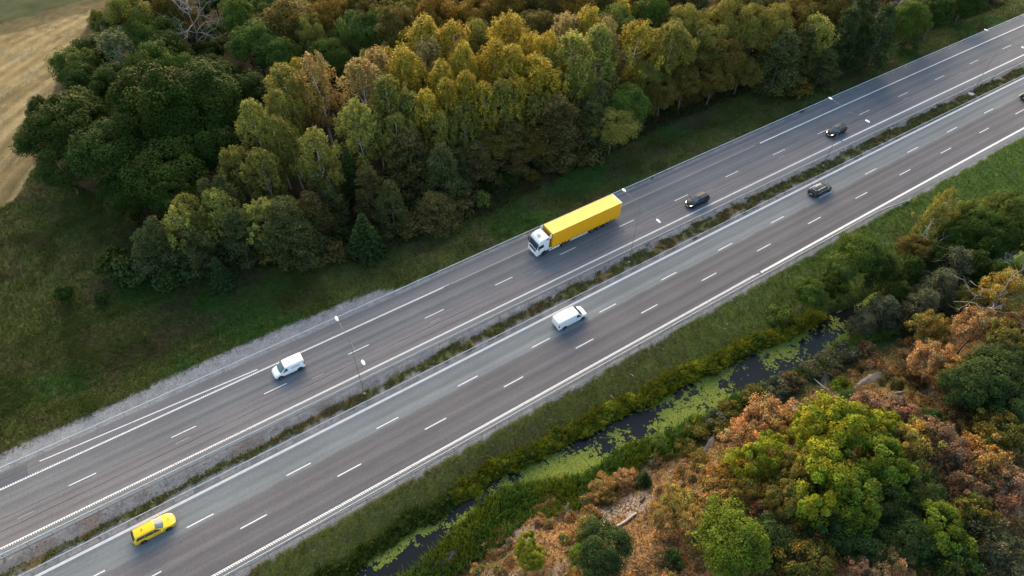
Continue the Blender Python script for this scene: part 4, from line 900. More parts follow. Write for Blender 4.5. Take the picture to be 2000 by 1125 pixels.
NORTH = [
 # dark round trees and the left edge by the stubble field
 ('broad', 134, 97, 12, 9, 'M'), ('broad', 112, 196, 14, 13, 'D'), ('broad', 62, 190, 12, 6, 'D'), ('broad', 158, 182, 13, 8, 'D'), ('broad', 275, 131, 20, 15, 'D'), ('broad', 378, 126, 19, 14, 'D'), ('broad', 330, 190, 15, 13, 'D'),
 ('broad', 476, 143, 14, 9, 'D'), ('broad', 195, 248, 14, 13, 'D'), ('broad', 305, 283, 13, 14, 'D'), ('broad', 100, 290, 10, 10, 'D'), ('broad', 385, 245, 13, 11, 'D'), ('broad', 240, 345, 9, 10, 'D'), ('broad', 355, 103, 13, 6, 'M'), ('broad', 288, 82, 14, 10, 'M'),
 ('thin_birch', 205, 62, 14, 9, 'SV'), ('broad', 228, -14, 17, 9, 'YG'), ('maple', 180, 20, 9, 6, 'YG'), ('broad', 486, 42, 15, 11, 'M'), ('broad', 452, -8, 16, 8, 'M'), ('broad', 536, 74, 14, 8, 'M'), ('broad', 311, 30, 13, 10, 'D'), ('broad', 603, 30, 15, 7, 'O'),
 ('broad', 555, 0, 16, 13, 'K'), ('broad', 640, 75, 14, 7, 'M'), ('broad', 425, 120, 13, 8, 'D'), ('broad', 320, -25, 15, 9, 'K'), ('broad', 260, 35, 14, 8, 'M'), ('broad', 210, 130, 13, 9, 'D'), ('broad', 150, 130, 11, 8, 'D'), ('broad', 60, 245, 10, 9, 'D'),
 # birches at left
 ('birch', 479, 197, 17, 6, 'Y'), ('birch', 536, 177, 17, 5.5, 'O'), ('birch', 553, 123, 18, 8, 'O'), ('thin_birch', 613, 108, 19, 8, 'B'), ('birch', 606, 254, 16, 6.5, 'O'), ('birch', 533, 250, 13, 4.5, 'Y'), ('birch', 550, 220, 16, 5, 'O'), ('birch', 459, 287, 12, 6, 'O'), ('birch', 506, 294, 13, 6.5, 'O'),
 ('birch', 405, 374, 12, 5, 'Y'), ('thin_birch', 341, 408, 12, 6, 'Y'), ('birch', 355, 384, 12, 5, 'O'), ('pine', 402, 349, 12, 5.5, 'P'), ('pine', 428, 346, 12, 6, 'P'), ('pine', 305, 425, 11, 7, 'P'), ('birch', 496, 397, 10, 6.5, 'Y'), ('pine', 549, 394, 11, 9.5, 'P'), ('pine', 281, 452, 9, 8, 'P'),
 ('shrub', 208, 489, 5, 6.5, 'D'), ('spruce', 415, 508, 6, 4, 'S'), ('shrub', 114, 560, 3.4, 3.2, 'D'), ('shrub', 190, 570, 2.2, 2.6, 'D'), ('pine', 450, 420, 10, 7, 'P'), ('pine', 575, 440, 8, 8, 'P'), ('shrub', 240, 500, 5, 7, 'S'), ('shrub', 330, 510, 5, 7, 'S'), ('pine', 365, 450, 9, 7, 'P'), ('pine', 600, 380, 10, 7, 'PB'), ('pine', 625, 345, 11, 7, 'P'),
 # golden birch stand
 ('broad', 690, 22, 15, 9, 'L'), ('broad', 770, 6, 17, 10, 'K'), ('broad', 735, 17, 15, 7, 'L'), ('birch', 824, 33, 19, 9, 'G'), ('birch', 888, 45, 18, 8, 'G'), ('broad', 928, 40, 15, 8, 'O'), ('birch', 998, 30, 19, 8.5, 'G'), ('birch', 1025, 62, 18, 6.5, 'G'), ('birch', 905, 81, 18, 6.5, 'G'), ('birch', 958, 83, 18, 7, 'G'), ('birch', 995, 90, 18, 7.5, 'G'),
 ('birch', 828, 81, 17, 8, 'B'), ('birch', 787, 94, 18, 8, 'G'), ('thin_birch', 740, 97, 17, 8, 'B'), ('thin_birch', 703, 121, 18, 9, 'B'), ('birch', 750, 151, 18, 7.5, 'O'), ('broad', 828, 137, 12, 6, 'L'), ('birch', 874, 117, 17, 6, 'G'), ('birch', 905, 144, 16, 6, 'G'), ('birch', 868, 160, 16, 6, 'G'), ('birch', 828, 175, 16, 6, 'G'), ('birch', 794, 184, 15, 6.5, 'O'),
 ('birch', 690, 194, 17, 7, 'Y'), ('birch', 1045, 111, 17, 8.5, 'G'), ('birch', 1075, 65, 17, 6, 'G'), ('birch', 1122, 68, 18, 9, 'Y'), ('birch', 1142, 10, 18, 7.5, 'G'), ('thin_birch', 1115, 28, 17, 8, 'B'), ('birch', 1170, 53, 18, 8, 'Y'), ('broad', 1203, 12, 16, 9, 'L'), ('thin_birch', 1193, 35, 18, 6.5, 'B'), ('thin_birch', 1250, 33, 18, 8.5, 'G'), ('birch', 1317, 43, 17, 8, 'O'), ('broad', 1280, -10, 17, 8, 'M'),
 ('broad', 1052, 20, 14, 10, 'K'), ('birch', 945, 165, 15, 6, 'G'), ('birch', 985, 160, 15, 6, 'O'), ('birch', 1020, 150, 15, 6.5, 'G'), ('birch', 1135, 120, 15, 6, 'Y'), ('birch', 765, 225, 14, 6, 'O'), ('birch', 850, 215, 13, 6, 'O'), ('birch', 905, 205, 13, 6, 'O'), ('birch', 730, 205, 14, 6, 'O'), ('birch', 1060, 185, 12, 6.5, 'O'),
 ('broad', 700, -20, 16, 10, 'K'), ('broad', 850, -15, 16, 10, 'KO'), ('broad', 930, -10, 15, 10, 'KO'), ('broad', 985, -25, 15, 9, 'KO'), ('broad', 1060, -30, 15, 10, 'K'), ('broad', 880, -5, 14, 8, 'KO'), ('broad', 640, -15, 16, 10, 'KO'), ('broad', 1120, -30, 15, 10, 'KO'),
 # pines and understorey at the forest edge
 ('pine', 860, 290, 11, 8.5, 'P'), ('pine', 895, 298, 8, 5.5, 'P'), ('spruce', 675, 294, 11, 5.5, 'S'), ('pine', 800, 268, 12, 11, 'PB'), ('pine', 757, 361, 10, 6, 'P'), ('broad', 965, 245, 8, 9, 'K'), ('spruce', 703, 423, 8.5, 6.5, 'S'), ('pine', 848, 385, 6, 9, 'PB'), ('shrub', 942, 372, 4, 2.8, 'L'), ('pine', 1183, 163, 13, 8, 'P'), ('pine', 1156, 203, 11, 7.5, 'P'), ('pine', 1095, 200, 13, 11, 'PB'), ('broad', 1230, 170, 12, 9, 'M'), ('broad', 1203, 213, 10, 9, 'O'),
 ('pine', 1010, 250, 9, 8, 'PB'), ('pine', 930, 285, 8, 8, 'PB'), ('pine', 720, 330, 10, 7, 'PB'), ('broad', 1040, 240, 8, 8, 'K'), ('pine', 1090, 268, 7, 7, 'PB'), ('shrub', 1150, 285, 4, 6, 'PB'), ('shrub', 905, 375, 4, 6, 'PB'), ('shrub', 800, 420, 3.4, 6, 'PB'), ('shrub', 640, 470, 3.5, 6, 'PB'),
 # right-hand part of the forest
 ('broad', 1350, 8, 16, 9, 'O'), ('birch', 1337, 58, 16, 7, 'O'), ('broad', 1380, 43, 15, 9, 'O'), ('broad', 1430, -5, 17, 10, 'O'), ('broad', 1414, 75, 13, 9, 'K'), ('broad', 1480, 12, 16, 8, 'O'), ('broad', 1520, 8, 16, 9, 'O'), ('birch', 1605, 28, 14, 7, 'Y'), ('spruce', 1505, 98, 9, 4.5, 'L'), ('pine', 1540, 66, 13, 11, 'P'), ('pine', 1585, 64, 12, 8, 'P'), ('pine', 1635, 58, 10, 8, 'P'),
 ('pine', 1660, 25, 14, 9, 'S'), ('pine', 1745, 20, 14, 8, 'S'), ('broad', 1790, 0, 13, 8, 'M'), ('broad', 1455, 110, 9, 8, 'K'), ('broad', 1400, 130, 9, 8, 'K'), ('broad', 1345, 130, 10, 8, 'K'), ('broad', 1300, 150, 9, 8, 'K'), ('broad', 1270, 115, 11, 7, 'O'), ('shrub', 1560, 150, 4, 7, 'K'), ('pine', 1620, 100, 8, 8, 'P'),
 ('pine', 1690, 5, 14, 8, 'S'), ('broad', 1850, -10, 11, 8, 'D'), ('broad', 1570, -5, 15, 9, 'K'), ('broad', 1620, -20, 15, 9, 'K'), ('pine', 1710, -20, 14, 8, 'S'), ('broad', 1900, -22, 9, 8, 'D'), ('pine', 1800, 25, 9, 6, 'S'),
]
for (k, px, py, H, W, c) in NORTH:
    if 'birch' in k: W *= 1.16
    x, y, z = ground(px, py, H * .97); r = plant(k, x, y, z, H, W, CL[c]); TREES[-1].append((c, True))
# infill behind the trees one can tell apart
irng = np.random.default_rng(11)
pts = [(t[2], t[3]) for t in TREES]; made = 0
for it in range(9000):
    s = irng.uniform(-30, 215); o = irng.uniform(72, 205)
    if forest_d(np.array(s), np.array(o)) < 5.0 or field_mask(np.array([s]), np.array([o]))[0]: continue
    y = o + float(curve(s)); pe = proj(s, y, 10)
    if pe[0] < 20 or pe[0] > 2080 or pe[1] < -130 or o > 200 - max(0, s) * .25 + 12: continue
    if o > 176 and s < 2: continue
    es = np.interp(o, [100, 118.8, 127.9, 143.2, 161.7, 177, 190, 260], [-80, -17, -11, -8, 3, 14, 22, 50])
    if s < es: continue
    if min((s - a) ** 2 + (y - b_) ** 2 for a, b_ in pts) < 4.9 ** 2: continue
    dead = 330 < pe[0] < 450 and pe[1] < 170
    z = tz(s, y); q = irng.random(); px = pe[0]
    if px < 520: k, c, H, W = ('broad', 'D' if q < .7 else 'M', irng.uniform(10, 13), irng.uniform(7, 10))
    elif px < 1330:
        if pe[1] < 30: k, c, H, W = ('broad', ('K', 'KO', 'O')[int(q * 3)], irng.uniform(12, 15), irng.uniform(7, 10))
        else: k, c, H, W = ('birch', ('G', 'O', 'O', 'B')[int(q * 4)], irng.uniform(11, 15), irng.uniform(5, 7))
    else: k, c, H, W = (('broad', 'pine', 'broad')[int(q * 3)], ('O', 'P', 'K')[int(q * 3)], irng.uniform(9, 14), irng.uniform(6, 9))
    if dead: k, c, H, W = 'broad', 'D', irng.uniform(7, 9), irng.uniform(6, 8)
    plant(k, s, y, z, H, W, CL[c]); TREES[-1].append((c, False)); pts.append((s, y)); made += 1
    if made > 150: break
for s in np.arange(-6, 190, 2.1):
    ss = s + irng.uniform(-.8, .8); o = float(np.interp(ss, FRONT_S, FRONT_O)) + irng.uniform(.2, 3.4); y = o + float(curve(ss)); pe = proj(ss, y, 0)
    if not (180 < pe[0] < 1960): continue
    c = ('K', 'D', 'PB', 'P', 'O')[int(irng.integers(0, 5))]
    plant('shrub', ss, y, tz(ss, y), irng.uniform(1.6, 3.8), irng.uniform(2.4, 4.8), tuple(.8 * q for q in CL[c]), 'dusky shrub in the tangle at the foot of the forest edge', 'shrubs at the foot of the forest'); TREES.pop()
# ------------------------------------------------------------------ the rocky hillside and the pond bank south of the road
SOUTH = [
 ('maple', 1660, 806, 12, 11, 'lime'), ('maple', 1500, 862, 10, 7.5, 'lime'), ('maple', 1735, 868, 12, 9, 'maple'), ('maple', 1630, 900, 12, 9.5, 'lime'), ('maple', 1680, 940, 11, 9, 'maple'), ('maple', 1580, 905, 10, 7, 'olive'), ('maple', 1560, 960, 9, 7, 'olive'), ('maple', 1735, 810, 9, 6, 'lime'), ('maple', 1620, 830, 9, 5, 'maple'), ('maple', 1740, 960, 9, 8, 'dark'), ('maple', 1650, 1000, 9, 8, 'dark'),
 ('oak', 1515, 795, 9, 9.5, 'peach'), ('oak', 1465, 835, 7, 7, 'peach'), ('oak', 1560, 815, 8, 7, 'orange'), ('oak', 1640, 782, 8, 6, 'pink'), ('oak', 1702, 778, 8, 7, 'pink'), ('oak', 1762, 788, 8, 7, 'pink'), ('oak', 1800, 838, 9, 8, 'amber'), ('oak', 1850, 842, 8, 8, 'rust'), ('oak', 1885, 872, 8, 7, 'pink'), ('oak', 1945, 880, 9, 9, 'orange'), ('oak', 1980, 825, 8, 8, 'olive'), ('oak', 1990, 930, 8, 8, 'pink'), ('oak', 1905, 930, 8, 7, 'rust'),
 ('broad', 1440, 1030, 10, 9, 'maple'), ('oak', 1590, 1068, 9, 9, 'olive'), ('oak', 1690, 1104, 8, 5, 'pink'), ('oak', 1755, 1096, 8, 6, 'peach'), ('maple', 1860, 1014, 10, 9, 'maple'), ('broad', 1800, 1030, 9, 7, 'dark'), ('oak', 1960, 1040, 9, 9, 'grey'), ('broad', 1815, 950, 9, 8, 'dark'), ('oak', 1920, 985, 9, 7, 'olive'), ('broad', 1700, 1040, 8, 8, 'dark'), ('broad', 1520, 1040, 8, 7, 'dark'), ('oak', 1900, 1090, 9, 8, 'dark'),
 ('oak', 1370, 888, 4.5, 3.6, 'amber'), ('oak', 1335, 975, 4.5, 6, 'amber'), ('oak', 1400, 930, 5, 6, 'orange'), ('oak', 1440, 900, 6, 6, 'amber'), ('oak', 1300, 1000, 4, 5, 'orange'), ('oak', 1420, 985, 6, 6, 'orange'), ('oak', 1375, 1010, 5, 5.5, 'orange'), ('oak', 1310, 950, 3, 4.5, 'peach'), ('oak', 1470, 950, 7, 6, 'olive'), ('oak', 1180, 945, 2.8, 5, 'orange'), ('oak', 1225, 925, 2.4, 4, 'peach'), ('oak', 1495, 995, 7, 6, 'rust'),
 ('broad', 1183, 1060, 6.5, 7, 'dark'), ('maple', 1145, 1080, 5, 4, 'maple'), ('shrub', 1150, 1030, 2, 4, 'olive'), ('maple', 1032, 1060, 5, 3.6, 'lime'), ('maple', 1045, 1085, 4, 3.2, 'lime'), ('spruce', 1263, 925, 3.2, 2.6, 'dark'), ('shrub', 1320, 1085, 2.2, 2.4, 'dark'),
 # middle right
 ('oak', 1832, 674, 8, 7, 'peach'), ('oak', 1938, 614, 9, 7.5, 'peach'), ('oak', 1828, 618, 8, 6.5, 'amber'), ('oak', 1990, 535, 10, 9, 'amber'), ('oak', 1930, 570, 8, 7, 'olive'), ('broad', 1955, 712, 9, 10, 'dark'), ('broad', 1905, 735, 8, 7, 'dark'), ('broad', 1995, 760, 8, 8, 'dark'), ('spruce', 1672, 766, 3.2, 4, 'dark'), ('spruce', 1832, 803, 4, 4.5, 'dark'), ('shrub', 1652, 748, 2.2, 3.5, 'maple'), ('oak', 1880, 700, 6, 6, 'orange'), ('oak', 1990, 640, 8, 8, 'olive'), ('oak', 1790, 720, 3.5, 5, 'brown'), ('oak', 1790, 810, 4, 5, 'brown'), ('broad', 1985, 690, 8, 7, 'dark'), ('oak', 1890, 790, 5, 6, 'brown'), ('oak', 1960, 800, 6, 6, 'olive'),
 ('broad', 1690, 470, 9, 8.5, 'M'), ('broad', 1655, 505, 7, 6, 'L'), ('broad', 1590, 555, 6, 6.5, 'M'), ('shrub', 1530, 600, 3, 4, 'L'), ('broad', 1725, 500, 8, 7, 'D'), ('broad', 1640, 540, 6, 6, 'D'), ('pine', 1740, 590, 6, 6.5, 'grey'), ('pine', 1700, 620, 4, 5, 'grey'), ('pine', 1850, 535, 8, 7, 'grey'), ('pine', 1815, 575, 7, 6, 'grey'), ('pine', 1885, 500, 9, 8, 'grey'), ('pine', 1770, 560, 6, 6, 'D'), ('broad', 1930, 412, 10, 8, 'M'), ('broad', 1985, 382, 11, 8, 'L'), ('broad', 1905, 395, 9, 6, 'YG'), ('broad', 1880, 440, 9, 7, 'D'), ('broad', 1960, 450, 10, 8, 'D'), ('thin_birch', 1870, 372, 11, 4.5, 'O'), ('thin_birch', 1845, 400, 11, 5, 'O'), ('broad', 1800, 470, 7, 7, 'K'), ('broad', 1840, 480, 8, 7, 'D'), ('pine', 1920, 500, 8, 7, 'D'), ('broad', 1990, 430, 11, 8, 'D'), ('pine', 1790, 510, 7, 6, 'D'), ('pine', 1960, 520, 7, 6, 'D'),
 ('shrub', 1480, 767, 2.1, 4.0, 'olive'), ('shrub', 1520, 747, 2.1, 4.0, 'grey'), ('shrub', 1555, 737, 2.2, 3.6, 'brown'), ('shrub', 1430, 792, 2.0, 3.6, 'olive'), ('shrub', 1400, 812, 1.8, 3.6, 'grey'), ('shrub', 1365, 832, 1.7, 3.6, 'olive'), ('shrub', 1590, 712, 2.0, 3.6, 'grey'), ('shrub', 1625, 692, 2.2, 4.0, 'grey'), ('shrub', 1660, 677, 2.2, 4.0, 'grey'), ('shrub', 1460, 822, 1.8, 3.6, 'brown'), ('shrub', 1500, 802, 1.8, 3.6, 'brown'), ('shrub', 1340, 867, 1.5, 3.2, 'olive'), ('shrub', 1420, 837, 1.7, 3.6, 'olive'), ('shrub', 1700, 677, 1.5, 3.6, 'brown'), ('shrub', 1640, 722, 1.2, 3.1, 'brown'), ('shrub', 1290, 857, 1.4, 2.7, 'L'),
]
for (k, px, py, H, W, c) in SOUTH:
    if k in ('oak', 'maple', 'broad'): W *= .84
    x, y, z = ground(px, py, H * .95); plant(k, x, y, z, H, W, CL[c], cvar=.08); TREES[-1].append((c, True))
# low dry shrubs over the litter of the hillside
DRY = []
for it in range(1500):
    s = irng.uniform(0, 110); o = irng.uniform(-12, 27); y = o + float(curve(s)); d = float(wl(np.array([s]))[0]) - o
    if d < 3.5: continue
    pe = proj(s, y, tz(s, y))
    if not (650 < pe[0] < 2050 and 560 < pe[1] < 1190): continue
    if 1180 < pe[0] < 1290 and 925 < pe[1] < 1075: continue
    if irng.random() > .35 + .6 * (fbm(np.array(s * .15), np.array(o * .15), 71) > .48): continue
    q = irng.random(); c = (.23, .13, .05) if q < .35 else (.16, .10, .05) if q < .6 else (.26, .17, .05) if q < .78 else (.07, .07, .022) if q < .9 else (.30, .17, .09)
    DRY.append((s, y, tz(s, y), irng.uniform(.5, 1.3), irng.uniform(1.2, 2.6), c))
DRY.sort(key=lambda q: -q[3] * q[4] ** .5)
for (s, y, z, H, W, c) in DRY[:285]:
    plant('dry_shrub', s, y, z, H, W, c, 'low dry shrub in autumn browns on the rocky hillside litter', 'low dry shrubs on the hillside'); TREES.pop()
VV = []; CC = []
for (s, y, z, H, W, c) in DRY[285:]:
    cm, tm, h0, w0 = trng.choice(PROTO['dry_shrub']); n = len(cm.vertices); v = np.zeros(n * 3, np.float32); cm.vertices.foreach_get('co', v); v = v.reshape(-1, 3)
    q = np.zeros(n * 4, np.float32); cm.color_attributes['Col'].data.foreach_get('color', q); a = trng.random() * 6.28; ca, sa = math.cos(a), math.sin(a)
    VV.append(np.stack([s + (v[:, 0] * ca - v[:, 1] * sa) * W / w0, y + (v[:, 0] * sa + v[:, 1] * ca) * W / w0, z - .05 + v[:, 2] * H / h0], 1)); CC.append(q.reshape(-1, 4)[:, :3] * np.array(c))
if VV:
    VV = np.concatenate(VV); CC = np.concatenate(CC); n = len(VV) // 4
    tag(obj('brushwood', mesh_np('brushwood', VV, [np.arange(n * 4).reshape(n, 4)], CC), M['grass']), 'lowest brown brushwood spread between the larger dry shrubs of the hillside', 'brushwood', kind='stuff')
# strip of bright shrubs along the upper bank of the ditch
HED = []
for s in np.arange(-34, 72, .85):
    for row in range(2):
        ss = s + irng.uniform(-.5, .5); o = float(wu(np.array([ss]))[0]) + .35 + row * (.95 if s < 14 else .7) + irng.uniform(-.25, .25); y = o + float(curve(ss))
        pe = proj(ss, y, -1)
        if not (600 < pe[0] < 1640 and pe[1] < 1180): continue
        lush = float(np.interp(ss, [-10, 0, 10, 25, 45, 72], [.5, .55, .62, .95, 1.15, 1.2])) * irng.uniform(.75, 1.2)
        col = (.16, .18, .014) if irng.random() < .68 else (.05, .085, .014)
        if ss < 14: col = (.055, .085, .016)
        plant('shrub', ss, y, tz(ss, y) - .1, 1.15 * lush * irng.uniform(.7, 1.15), 1.9 * lush ** .5, col, 'leafy yellow-green shrub in the hedge strip between the grass verge and the ditch', 'shrubs of the hedge strip along the ditch'); TREES.pop()
# ------------------------------------------------------------------ dead trees, logs, rocks
def dead_tree(px, py, H, label, seed, W=.9, lean=(0, 0, 1), nb=6, depth=3, col='bark_grey', r=.16, start=.35, blen=.4):
    x, y, z = ground(px, py); root = empty('dead_tree', (x, y, z - .1)); tag(root, label, 'dead tree')
    rng = np.random.default_rng(seed); b = MB(); L = Vector(lean).normalized(); n = 8; pts = [Vector((0, 0, -.2))]
    for i in range(n): pts.append(pts[-1] + (L + Vector(rng.normal(size=3)) * .10).normalized() * H / n)
    b.tube(pts, [r * (1 - .8 * i / n) for i in range(n + 1)], 7); b.build('trunk', M[col], root, True)
    for k in range(nb):
        i = int(n * (start + (1 - start) * k / nb)); c = MB(); a = 6.28 * k * .38 + rng.random(); d = Vector((math.cos(a), math.sin(a), .45 + .4 * rng.random()))
        rec_branch(c, rng, tuple(pts[i]), d, H * blen * (1.1 - .5 * k / nb), r * .5 * W, depth); c.build('branch', M[col], root, True)
    return root
dead_tree(402, 128, 16.5, 'bare pale dead tree with many forked limbs among the dark trees, top left', 3, lean=(-.02, -.05, 1), nb=10, start=.45, blen=.30, r=.2)
dead_tree(1704, 98, 12, 'leaning bare grey snag among dark pines near the upper right corner', 5, lean=(.32, .0, 1), nb=10, depth=2, blen=.28, start=.2)
dead_tree(1868, 652, 9, 'bare twisted grey dead tree with forked limbs above the amber oak', 9, lean=(.35, -.1, .8), nb=6, depth=2, r=.14, start=.45, blen=.55)
dead_tree(1752, 545, 7, 'spray of thin bare grey stems leaning right beside the pond trees', 12, lean=(.75, .25, 1), nb=11, depth=2, r=.07, start=.05, blen=.85)
dead_tree(1962, 530, 6, 'single slim pale dead stem leaning right above the amber oak at the right edge', 15, lean=(.55, .1, 1), nb=2, depth=0, r=.06, start=.7, blen=.15)
dead_tree(1842, 480, 8, 'slender pale dead birch stem leaning over the grass by the right-hand trees', 18, lean=(.30, .2, 1), nb=4, depth=1, r=.07, start=.5, blen=.2, col='bark_white')
def log(p0, p1, r, label, col, name='fallen_log', twigs=0):
    a = Vector(ground(*p0)); b_ = Vector(ground(*p1)); root = empty(name, tuple(a)); tag(root, label, 'log'); d = b_ - a; c = MB()
    c.tube([Vector((0, 0, r)) + d * t + Vector((.06 * math.sin(t * 9), .05 * math.cos(t * 7), .04 * math.sin(t * 5))) for t in np.linspace(0, 1, 7)], [r * (1 - .25 * t) for t in np.linspace(0, 1, 7)], 9); c.build('trunk', M[col], root, True)
    rng = np.random.default_rng(int(p0[0]))
    for k in range(twigs):
        t = rng.uniform(.45, 1); e = MB(); rec_branch(e, rng, tuple(d * t + Vector((0, 0, r))), (rng.normal(), rng.normal(), .5), 1.2, r * .45, 1); e.build('branch', M[col], root, True)
log((1200, 1034), (1243, 1004), .2, 'pale barkless log lying on the brown litter below the juniper', 'bark_grey')
log((1252, 982), (1270, 940), .2, 'short dark rotten log propped against the small juniper', 'bark')
log((1352, 1021), (1402, 1016), .07, 'thin white fallen branch with a fork in the orange scrub', 'bark_white', 'fallen_branch', 2)
log((1572, 728), (1640, 780), .09, 'long thin fallen trunk pointing from the pond to the small green bush', 'bark_grey', 'fallen_log', 4)
M['rock'] = None
m, t, b = mat_new('grey_pink_rock'); tc = t.nodes.new('ShaderNodeTexCoord'); nz = t.nodes.new('ShaderNodeTexNoise'); nz.inputs['Scale'].default_value = 2.2; nz.inputs['Detail'].default_value = 8; nz.inputs['Roughness'].default_value = .7
t.links.new(tc.outputs['Object'], nz.inputs['Vector']); cr = t.nodes.new('ShaderNodeValToRGB'); cr.color_ramp.elements[0].position = .3; cr.color_ramp.elements[0].color = (.05, .043, .04, 1); cr.color_ramp.elements[1].position = .68; cr.color_ramp.elements[1].color = (.20, .175, .168, 1)
t.links.new(nz.outputs['Fac'], cr.inputs[0]); t.links.new(cr.outputs[0], b.inputs['Base Color']); b.inputs['Roughness'].default_value = .9
bp = t.nodes.new('ShaderNodeBump'); bp.inputs['Strength'].default_value = .7; bp.inputs['Distance'].default_value = .2; t.links.new(nz.outputs['Fac'], bp.inputs['Height']); t.links.new(bp.outputs[0], b.inputs['Normal'])
M['rock'] = m
def rock(px, py, dims, rz, label, seed):
    rng = np.random.default_rng(seed); b = MB(); b.ellipsoid((0, 0, 0), (1, 1, 1), 26, 16); pl = [(Vector(rng.normal(size=3)).normalized(), rng.uniform(.45, .85)) for _ in range(34)]
    V = []
    for v in b.v:
        v = Vector(v); k = 1.0
        for n_, d_ in pl:
            q = v.dot(n_)
            if q > d_: v = v - n_ * (q - d_) * .9
        v *= 1 + .22 * (float(fbm(np.array(v.x * 3 + 9 * seed), np.array(v.y * 3 + v.z * 2), seed)) - .5) * 2
        th = math.atan2(v.y, v.x); kp = 1 + .45 * (float(fbm(np.array(math.cos(th) * 1.6 + 5 * seed), np.array(math.sin(th) * 1.6), seed + 3)) - .5) * 2 + .2 * (float(vn(np.array(math.cos(th) * 5.0), np.array(math.sin(th) * 5.0), seed)) - .5)
        V.append((v.x * dims[0] / 2 * kp, v.y * dims[1] / 2 * kp, v.z * dims[2] / 3.0))
    b.v = V; o = b.build('rock_outcrop', M['rock']); x, y, z = ground(px, py); o.location = (x, y, z - dims[2] * .06); o.rotation_euler = (.1, -.08, rz); tag(o, label, 'rock', 'rock outcrops on the hillside')
rock(1690, 748, (9, 2.6, 1.7), .1, 'long low grey rock ledge on the hillside beyond the small green bush', 1)
rock(1615, 735, (5.5, 2.4, 1.3), .2, 'pale flat rock beside the pond end, left of the long ledge', 2)
rock(1755, 772, (5, 1.8, 1.6), -.5, 'dark grey rock ridge behind the dusty pink oaks', 3)
rock(1385, 872, (4.5, 2.0, 1.2), .5, 'pinkish rock slab left of the peach oak', 4)
rock(1145, 975, (2.6, 3.0, 1.5), .3, 'steep grey rock face at the reeds by the juniper hollow', 5)
rock(865, 1102, (5.6, 2.6, 1.6), .25, 'mossy dark rock hump at the bottom edge by the pond outlet', 6)
rock(1105, 1005, (3.4, 1.0, .6), .5, 'narrow pale stone rib in the dry grass near the reeds', 7)
rock(1310, 925, (2.6, 1.2, .5), .1, 'scatter-topped white stone slab in the peach scrub', 8)
rock(1290, 1090, (2.2, 1.2, .5), .4, 'small broken stone slab near the bottom edge, right of the dark tree', 9)
rock(1280, 890, (3.0, 1.2, .8), .4, 'brown rock lip above the reed bank', 10)

# ------------------------------------------------------------------ grass, weeds, reeds, leaf litter: growth nobody could count
def tufts(name, label, cat, s, o, hgt, wid, cols, nb=2, zoff=0.0, lean=.9, mat='grass', seed=1):
    rng = np.random.default_rng(seed); n = len(s); s = np.repeat(s, nb); o = np.repeat(o, nb); hgt = np.repeat(hgt, nb); wid = np.repeat(wid, nb); cols = np.repeat(cols, nb, 0); N = len(s)
    a = rng.uniform(0, 6.28, N); dx, dy = np.cos(a) * wid / 2, np.sin(a) * wid / 2; x = s + rng.normal(size=N) * .05; y = o + curve(s) + rng.normal(size=N) * .05; z = terr_so(s, o) + zoff - .02
    l = rng.normal(size=(N, 2)) * lean * hgt[:, None]; k = rng.uniform(.6, 1.3, N)
    V = np.stack([np.stack([x - dx, y - dy, z], 1), np.stack([x + dx, y + dy, z], 1), np.stack([x + l[:, 0] + dx * .25, y + l[:, 1] + dy * .25, z + hgt * k], 1), np.stack([x + l[:, 0] - dx * .25, y + l[:, 1] - dy * .25, z + hgt * k], 1)], 1).reshape(-1, 3)
    c = cols * rng.uniform(.75, 1.25, N)[:, None]
    o_ = obj(name, mesh_np(name, V, [np.arange(N * 4).reshape(N, 4)], np.repeat(c, 4, 0)), M[mat]); tag(o_, label, cat, kind='stuff')
rg = np.random.default_rng(21)
def area(n, s0, s1, o0, o1): return rg.uniform(s0, s1, n), rg.uniform(o0, o1, n)
# north verge and meadow
s1_, o1_ = area(90000, -38, 195, 65, 86); s2_, o2_ = area(90000, -38, 14, 66, 125)
s = np.concatenate([s1_, s2_]); o = np.concatenate([o1_, o2_]); lim = np.interp(s, [-60, -30, -18, -4, 7, 16, 20, 24, 60], [67.0, 67.0, 67.2, 67.5, 67.4, 66.9, 66.6, 64.9, 64.7]) + (fbm(s * .8, o * .8, 36) - .5) * .6
k = (o > lim + .1 - rg.exponential(.35, len(s))) & (forest_d(s, o) < 3) & ~field_mask(s, o); s, o = s[k], o[k]
gc = np.minimum(ground_col(s, o) * 1.25, np.array([[.10, .10, .035]])); hg = .10 + .22 * rg.random(len(s)) * (.5 + fbm(s * .2, o * .2, 81))
tall = (fbm(s * .25, o * .25, 82) > .60); hg = hg + tall * .22
tufts('verge_grass', 'rough green grass of the verge and meadow between the motorway and the forest', 'grass', s, o, hg, .06 + .05 * rg.random(len(s)), gc, seed=2)
# south verge
s, o = area(80000, -45, 175, 18, 37); k = (o > wu(s) + .2) & (o < 36.75 + (fbm(s * .7, o * .7, 39) - .5) * 1.0 - .1); s, o = s[k], o[k]
gc = ground_col(s, o) * 1.25; pale = rg.random(len(s)) < .012; gc[pale] = (.42, .40, .33)
tufts('bank_grass', 'brown and green grass on the bank below the lower carriageway', 'grass', s, o, .12 + .2 * rg.random(len(s)), .055 + .05 * rg.random(len(s)), gc, seed=3)
